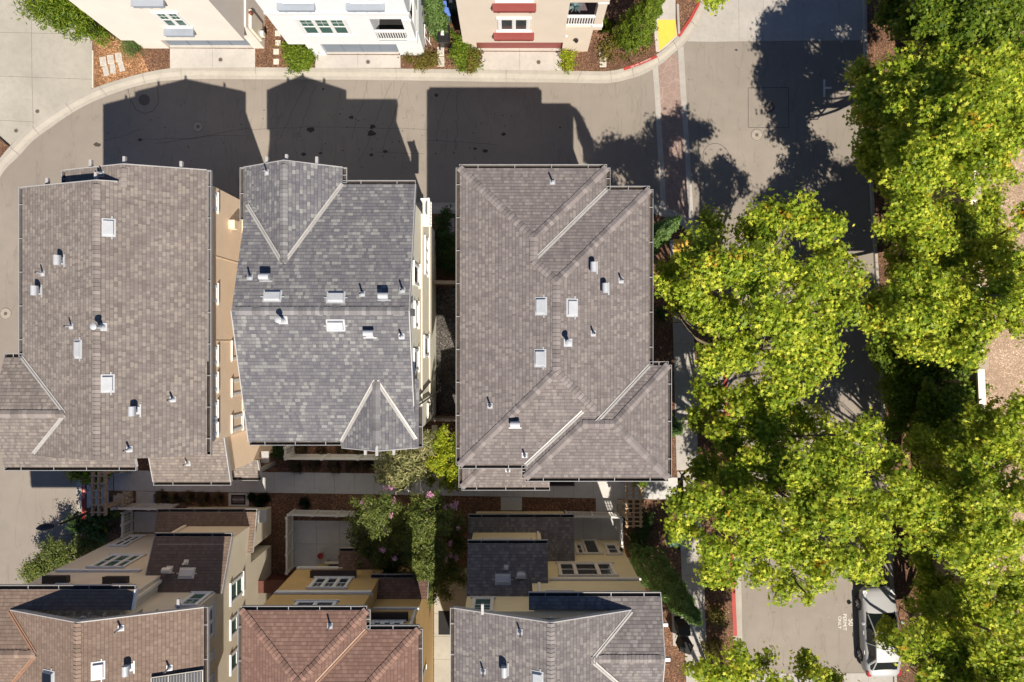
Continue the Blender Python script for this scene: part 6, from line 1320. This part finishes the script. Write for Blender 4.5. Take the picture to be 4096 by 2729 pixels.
shrub('small bright yellow green shrub right of the red garage driveway', [(2265, 235, 22, .4), (2280, 260, 18, .3), (2258, 262, 16, .3), (2285, 225, 14, .4)], 'leaf_lime', .05)
shrub('sprawling shrub among mulch left of the footway ramp', [(2430, 190, 30, .3), (2450, 170, 26, .3), (2420, 215, 22, .2)], 'leaf_bronze', .06, 900)
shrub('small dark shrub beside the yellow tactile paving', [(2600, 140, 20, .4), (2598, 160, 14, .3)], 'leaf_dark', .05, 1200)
for i, (x, y, r_) in enumerate(((2540, 215, 15), (2510, 235, 10), (2480, 225, 10), (2575, 190, 12), (2450, 235, 9))): shrub('low sparse groundcover plant in the mulch above the red kerb', [(x, y, r_, .12)], 'leaf_bronze', .045, 900, group='sparse groundcover plants above the red kerb')
t_ = shrub('fine leaved olive green shrub on the orange mulch beside the cream house', [(525, 175, 34, .4), (540, 200, 26, .35), (510, 160, 24, .35), (480, 120, 20, .3), (450, 100, 24, .3)], 'leaf_conifer', .07, 1500, .2, 'needle')
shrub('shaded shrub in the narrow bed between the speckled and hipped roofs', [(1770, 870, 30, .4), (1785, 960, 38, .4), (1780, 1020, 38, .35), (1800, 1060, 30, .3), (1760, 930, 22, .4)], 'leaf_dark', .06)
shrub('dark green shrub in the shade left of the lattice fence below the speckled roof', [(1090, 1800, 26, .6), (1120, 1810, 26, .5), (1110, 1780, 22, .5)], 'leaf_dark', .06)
shrub('leafy shrub growing over the red kerb beneath the lower left roof edge', [(330, 1895, 24, 1.4), (370, 1900, 30, 1.4), (300, 1885, 18, 1.4), (400, 1910, 22, 1.3), (345, 1870, 30, 1.4)], 'leaf_green', .09, 900, .22, 'maple')
shrub('dark spiky shrub beside the street lamp pole', [(350, 2100, 32, 1.2), (390, 2080, 32, 1.3), (310, 2090, 26, 1.2), (410, 2130, 34, 1.1), (430, 2060, 34, 1.0), (370, 2140, 26, 1.0)], 'leaf_dark', .10, 900, .24, 'maple')
shrub('large rounded shrub with sunlit left side at the lower left road edge', [(270, 2220, 50, 1.2), (190, 2240, 42, 1.6), (150, 2270, 40, 1.7), (330, 2190, 40, 1.0), (120, 2300, 32, 1.6), (210, 2180, 34, 1.8), (260, 2260, 50, 1.2), (170, 2310, 40, 1.4), (380, 2170, 26, .8)], 'leaf_myrtle', .055, 1600)
shrub('feathery plant at the foot of the cedar arbour', [(2560, 2130, 30, .8), (2540, 2160, 30, .8), (2590, 2110, 20, .7), (2575, 2070, 24, .8)], 'leaf_dark', .09, 800, .22, 'narrow')
shrub('small leafy plant climbing the top of the cedar arbour', [(2545, 1922, 14, 2.6), (2562, 1932, 8, 2.6)], 'leaf_green', .07, 900)
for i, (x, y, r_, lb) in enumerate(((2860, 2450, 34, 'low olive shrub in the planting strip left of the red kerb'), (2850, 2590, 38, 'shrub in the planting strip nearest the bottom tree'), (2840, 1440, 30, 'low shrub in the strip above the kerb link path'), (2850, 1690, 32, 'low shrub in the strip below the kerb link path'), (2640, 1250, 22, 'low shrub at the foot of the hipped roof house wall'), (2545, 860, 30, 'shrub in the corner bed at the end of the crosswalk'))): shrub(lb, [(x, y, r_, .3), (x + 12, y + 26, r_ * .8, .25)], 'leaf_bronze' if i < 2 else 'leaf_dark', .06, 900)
# grasses
def tuft(label, px, py, r, mat, n=220, group='tufts of ornamental grass', name='grass_tuft'):
    c = P(px, py); c.z = .1; L = r * K; ang = rg.uniform(0, 2 * math.pi, n); d = np.stack([np.cos(ang), np.sin(ang), np.zeros(n)], 1); lean = rg.uniform(.1, 1.0, n)[:, None]
    a = np.array(c)[None] + d * .04; b = a + d * lean * L + np.array([0, 0, 1.0]) * (L * .55 * (1.3 - lean)); mid = (a + b) / 2 + np.array([0, 0, L * .25]); w = np.cross(d, [0, 0, 1.0]) * .008
    v = np.stack([a - w, a + w, mid + w * .8, b, mid - w * .8], 1); me = bpy.data.meshes.new(name); me.vertices.add(n * 5); me.vertices.foreach_set('co', v.astype(np.float32).ravel()); me.loops.add(n * 5); me.loops.foreach_set('vertex_index', np.arange(n * 5, dtype=np.int32)); me.polygons.add(n); me.polygons.foreach_set('loop_start', np.arange(0, n * 5, 5, dtype=np.int32)); me.update(calc_edges=True); me.materials.append(M[mat])
    o = bpy.data.objects.new(name, me); COL.objects.link(o); return tag(o, label, 'grass', group)
for i, (x, y, r_) in enumerate(((1190, 1860, 40), (1260, 1855, 34), (1340, 1862, 36), (1410, 1858, 34), (1465, 1850, 40), (1215, 1795, 30), (1290, 1800, 28), (1370, 1795, 28), (1440, 1800, 28))): tuft('dry brown grass tuft in the shaded bed by the lattice fence', x, y, r_, 'grass_dry')
for x, y, r_ in ((1040, 2000, 34), (1065, 1990, 26), (1225, 2010, 30), (1010, 1985, 20)): tuft('dark green grass tuft in the mulch strip right of the welcome mat', x, y, r_, 'leaf_dark', group='dark grass tufts right of the welcome mat')
for x, y, r_ in ((650, 1985, 34), (700, 1990, 34), (760, 1988, 34), (820, 1992, 34), (880, 1990, 30)): tuft('brown grass tuft in the strip left of the welcome mat', x, y, r_, 'grass_dry', group='brown grass tufts left of the welcome mat')
tuft('green grass tuft at the foot of the post base of the red shelf house balcony', 2420, 110, 44, 'leaf_green', 260, None); tuft('spiky strap leaved plant beside the cream house wall', 560, 190, 26, 'leaf_conifer', 120, None); tuft('spiky green tuft at the right foot of the cedar arbour', 2580, 2090, 40, 'leaf_green', 220, None)
# potted agave on the balcony
c = P(2296, 38, 3.1); t_ = thing('potted_agave', 'blue agave in a dark pot on the balcony of the red shelf house', 'potted plant', c); m = MB(); m.lathe(c, [(.16, 0), (.22, .3), (.2, .3), (.18, .26)], 16); m.build('pot', 'mat_black', t_)
n = 60; ang = rg.uniform(0, 2 * math.pi, n); el = rg.uniform(.15, 1.3, n); d = np.stack([np.cos(ang) * np.cos(el), np.sin(ang) * np.cos(el), np.sin(el)], 1); C = np.array(c) + np.array([0, 0, .35]) + d * .2; m = MB()
for i in range(n): D = Vector(d[i]); s_ = D.cross(UP).normalized() * .03; o = Vector(c) + Vector((0, 0, .3)); m.face([o - s_, o + s_, o + D * .25 + s_ * .8, o + D * .45, o + D * .25 - s_ * .8])
m.build('leaves', 'agave_blue', t_)
# fallen leaves, one litter layer
n = 900; r = np.random.default_rng(4); xs = np.concatenate([r.uniform(2900, 3500, 140), r.uniform(2700, 2920, 380), r.uniform(3480, 3680, 380)]); ys = np.concatenate([r.uniform(300, 2729, 140), r.uniform(1300, 2729, 380), r.uniform(0, 2729, 380)])
C = np.array([tuple(P(x, y)) for x, y in zip(xs, ys)]); C[:, 2] = .125; C[:140, 2] = .012; o = leaves('leaf_litter', C, np.tile([0, 0, 1.0], (n, 1)) + r.normal(size=(n, 3)) * .08, .045, 'maple', 'grass_dry', None); tag(o, 'scattered fallen dry leaves on road, path and mulch', 'leaf litter', kind='stuff')
print('OBJECTS', len(bpy.data.objects))
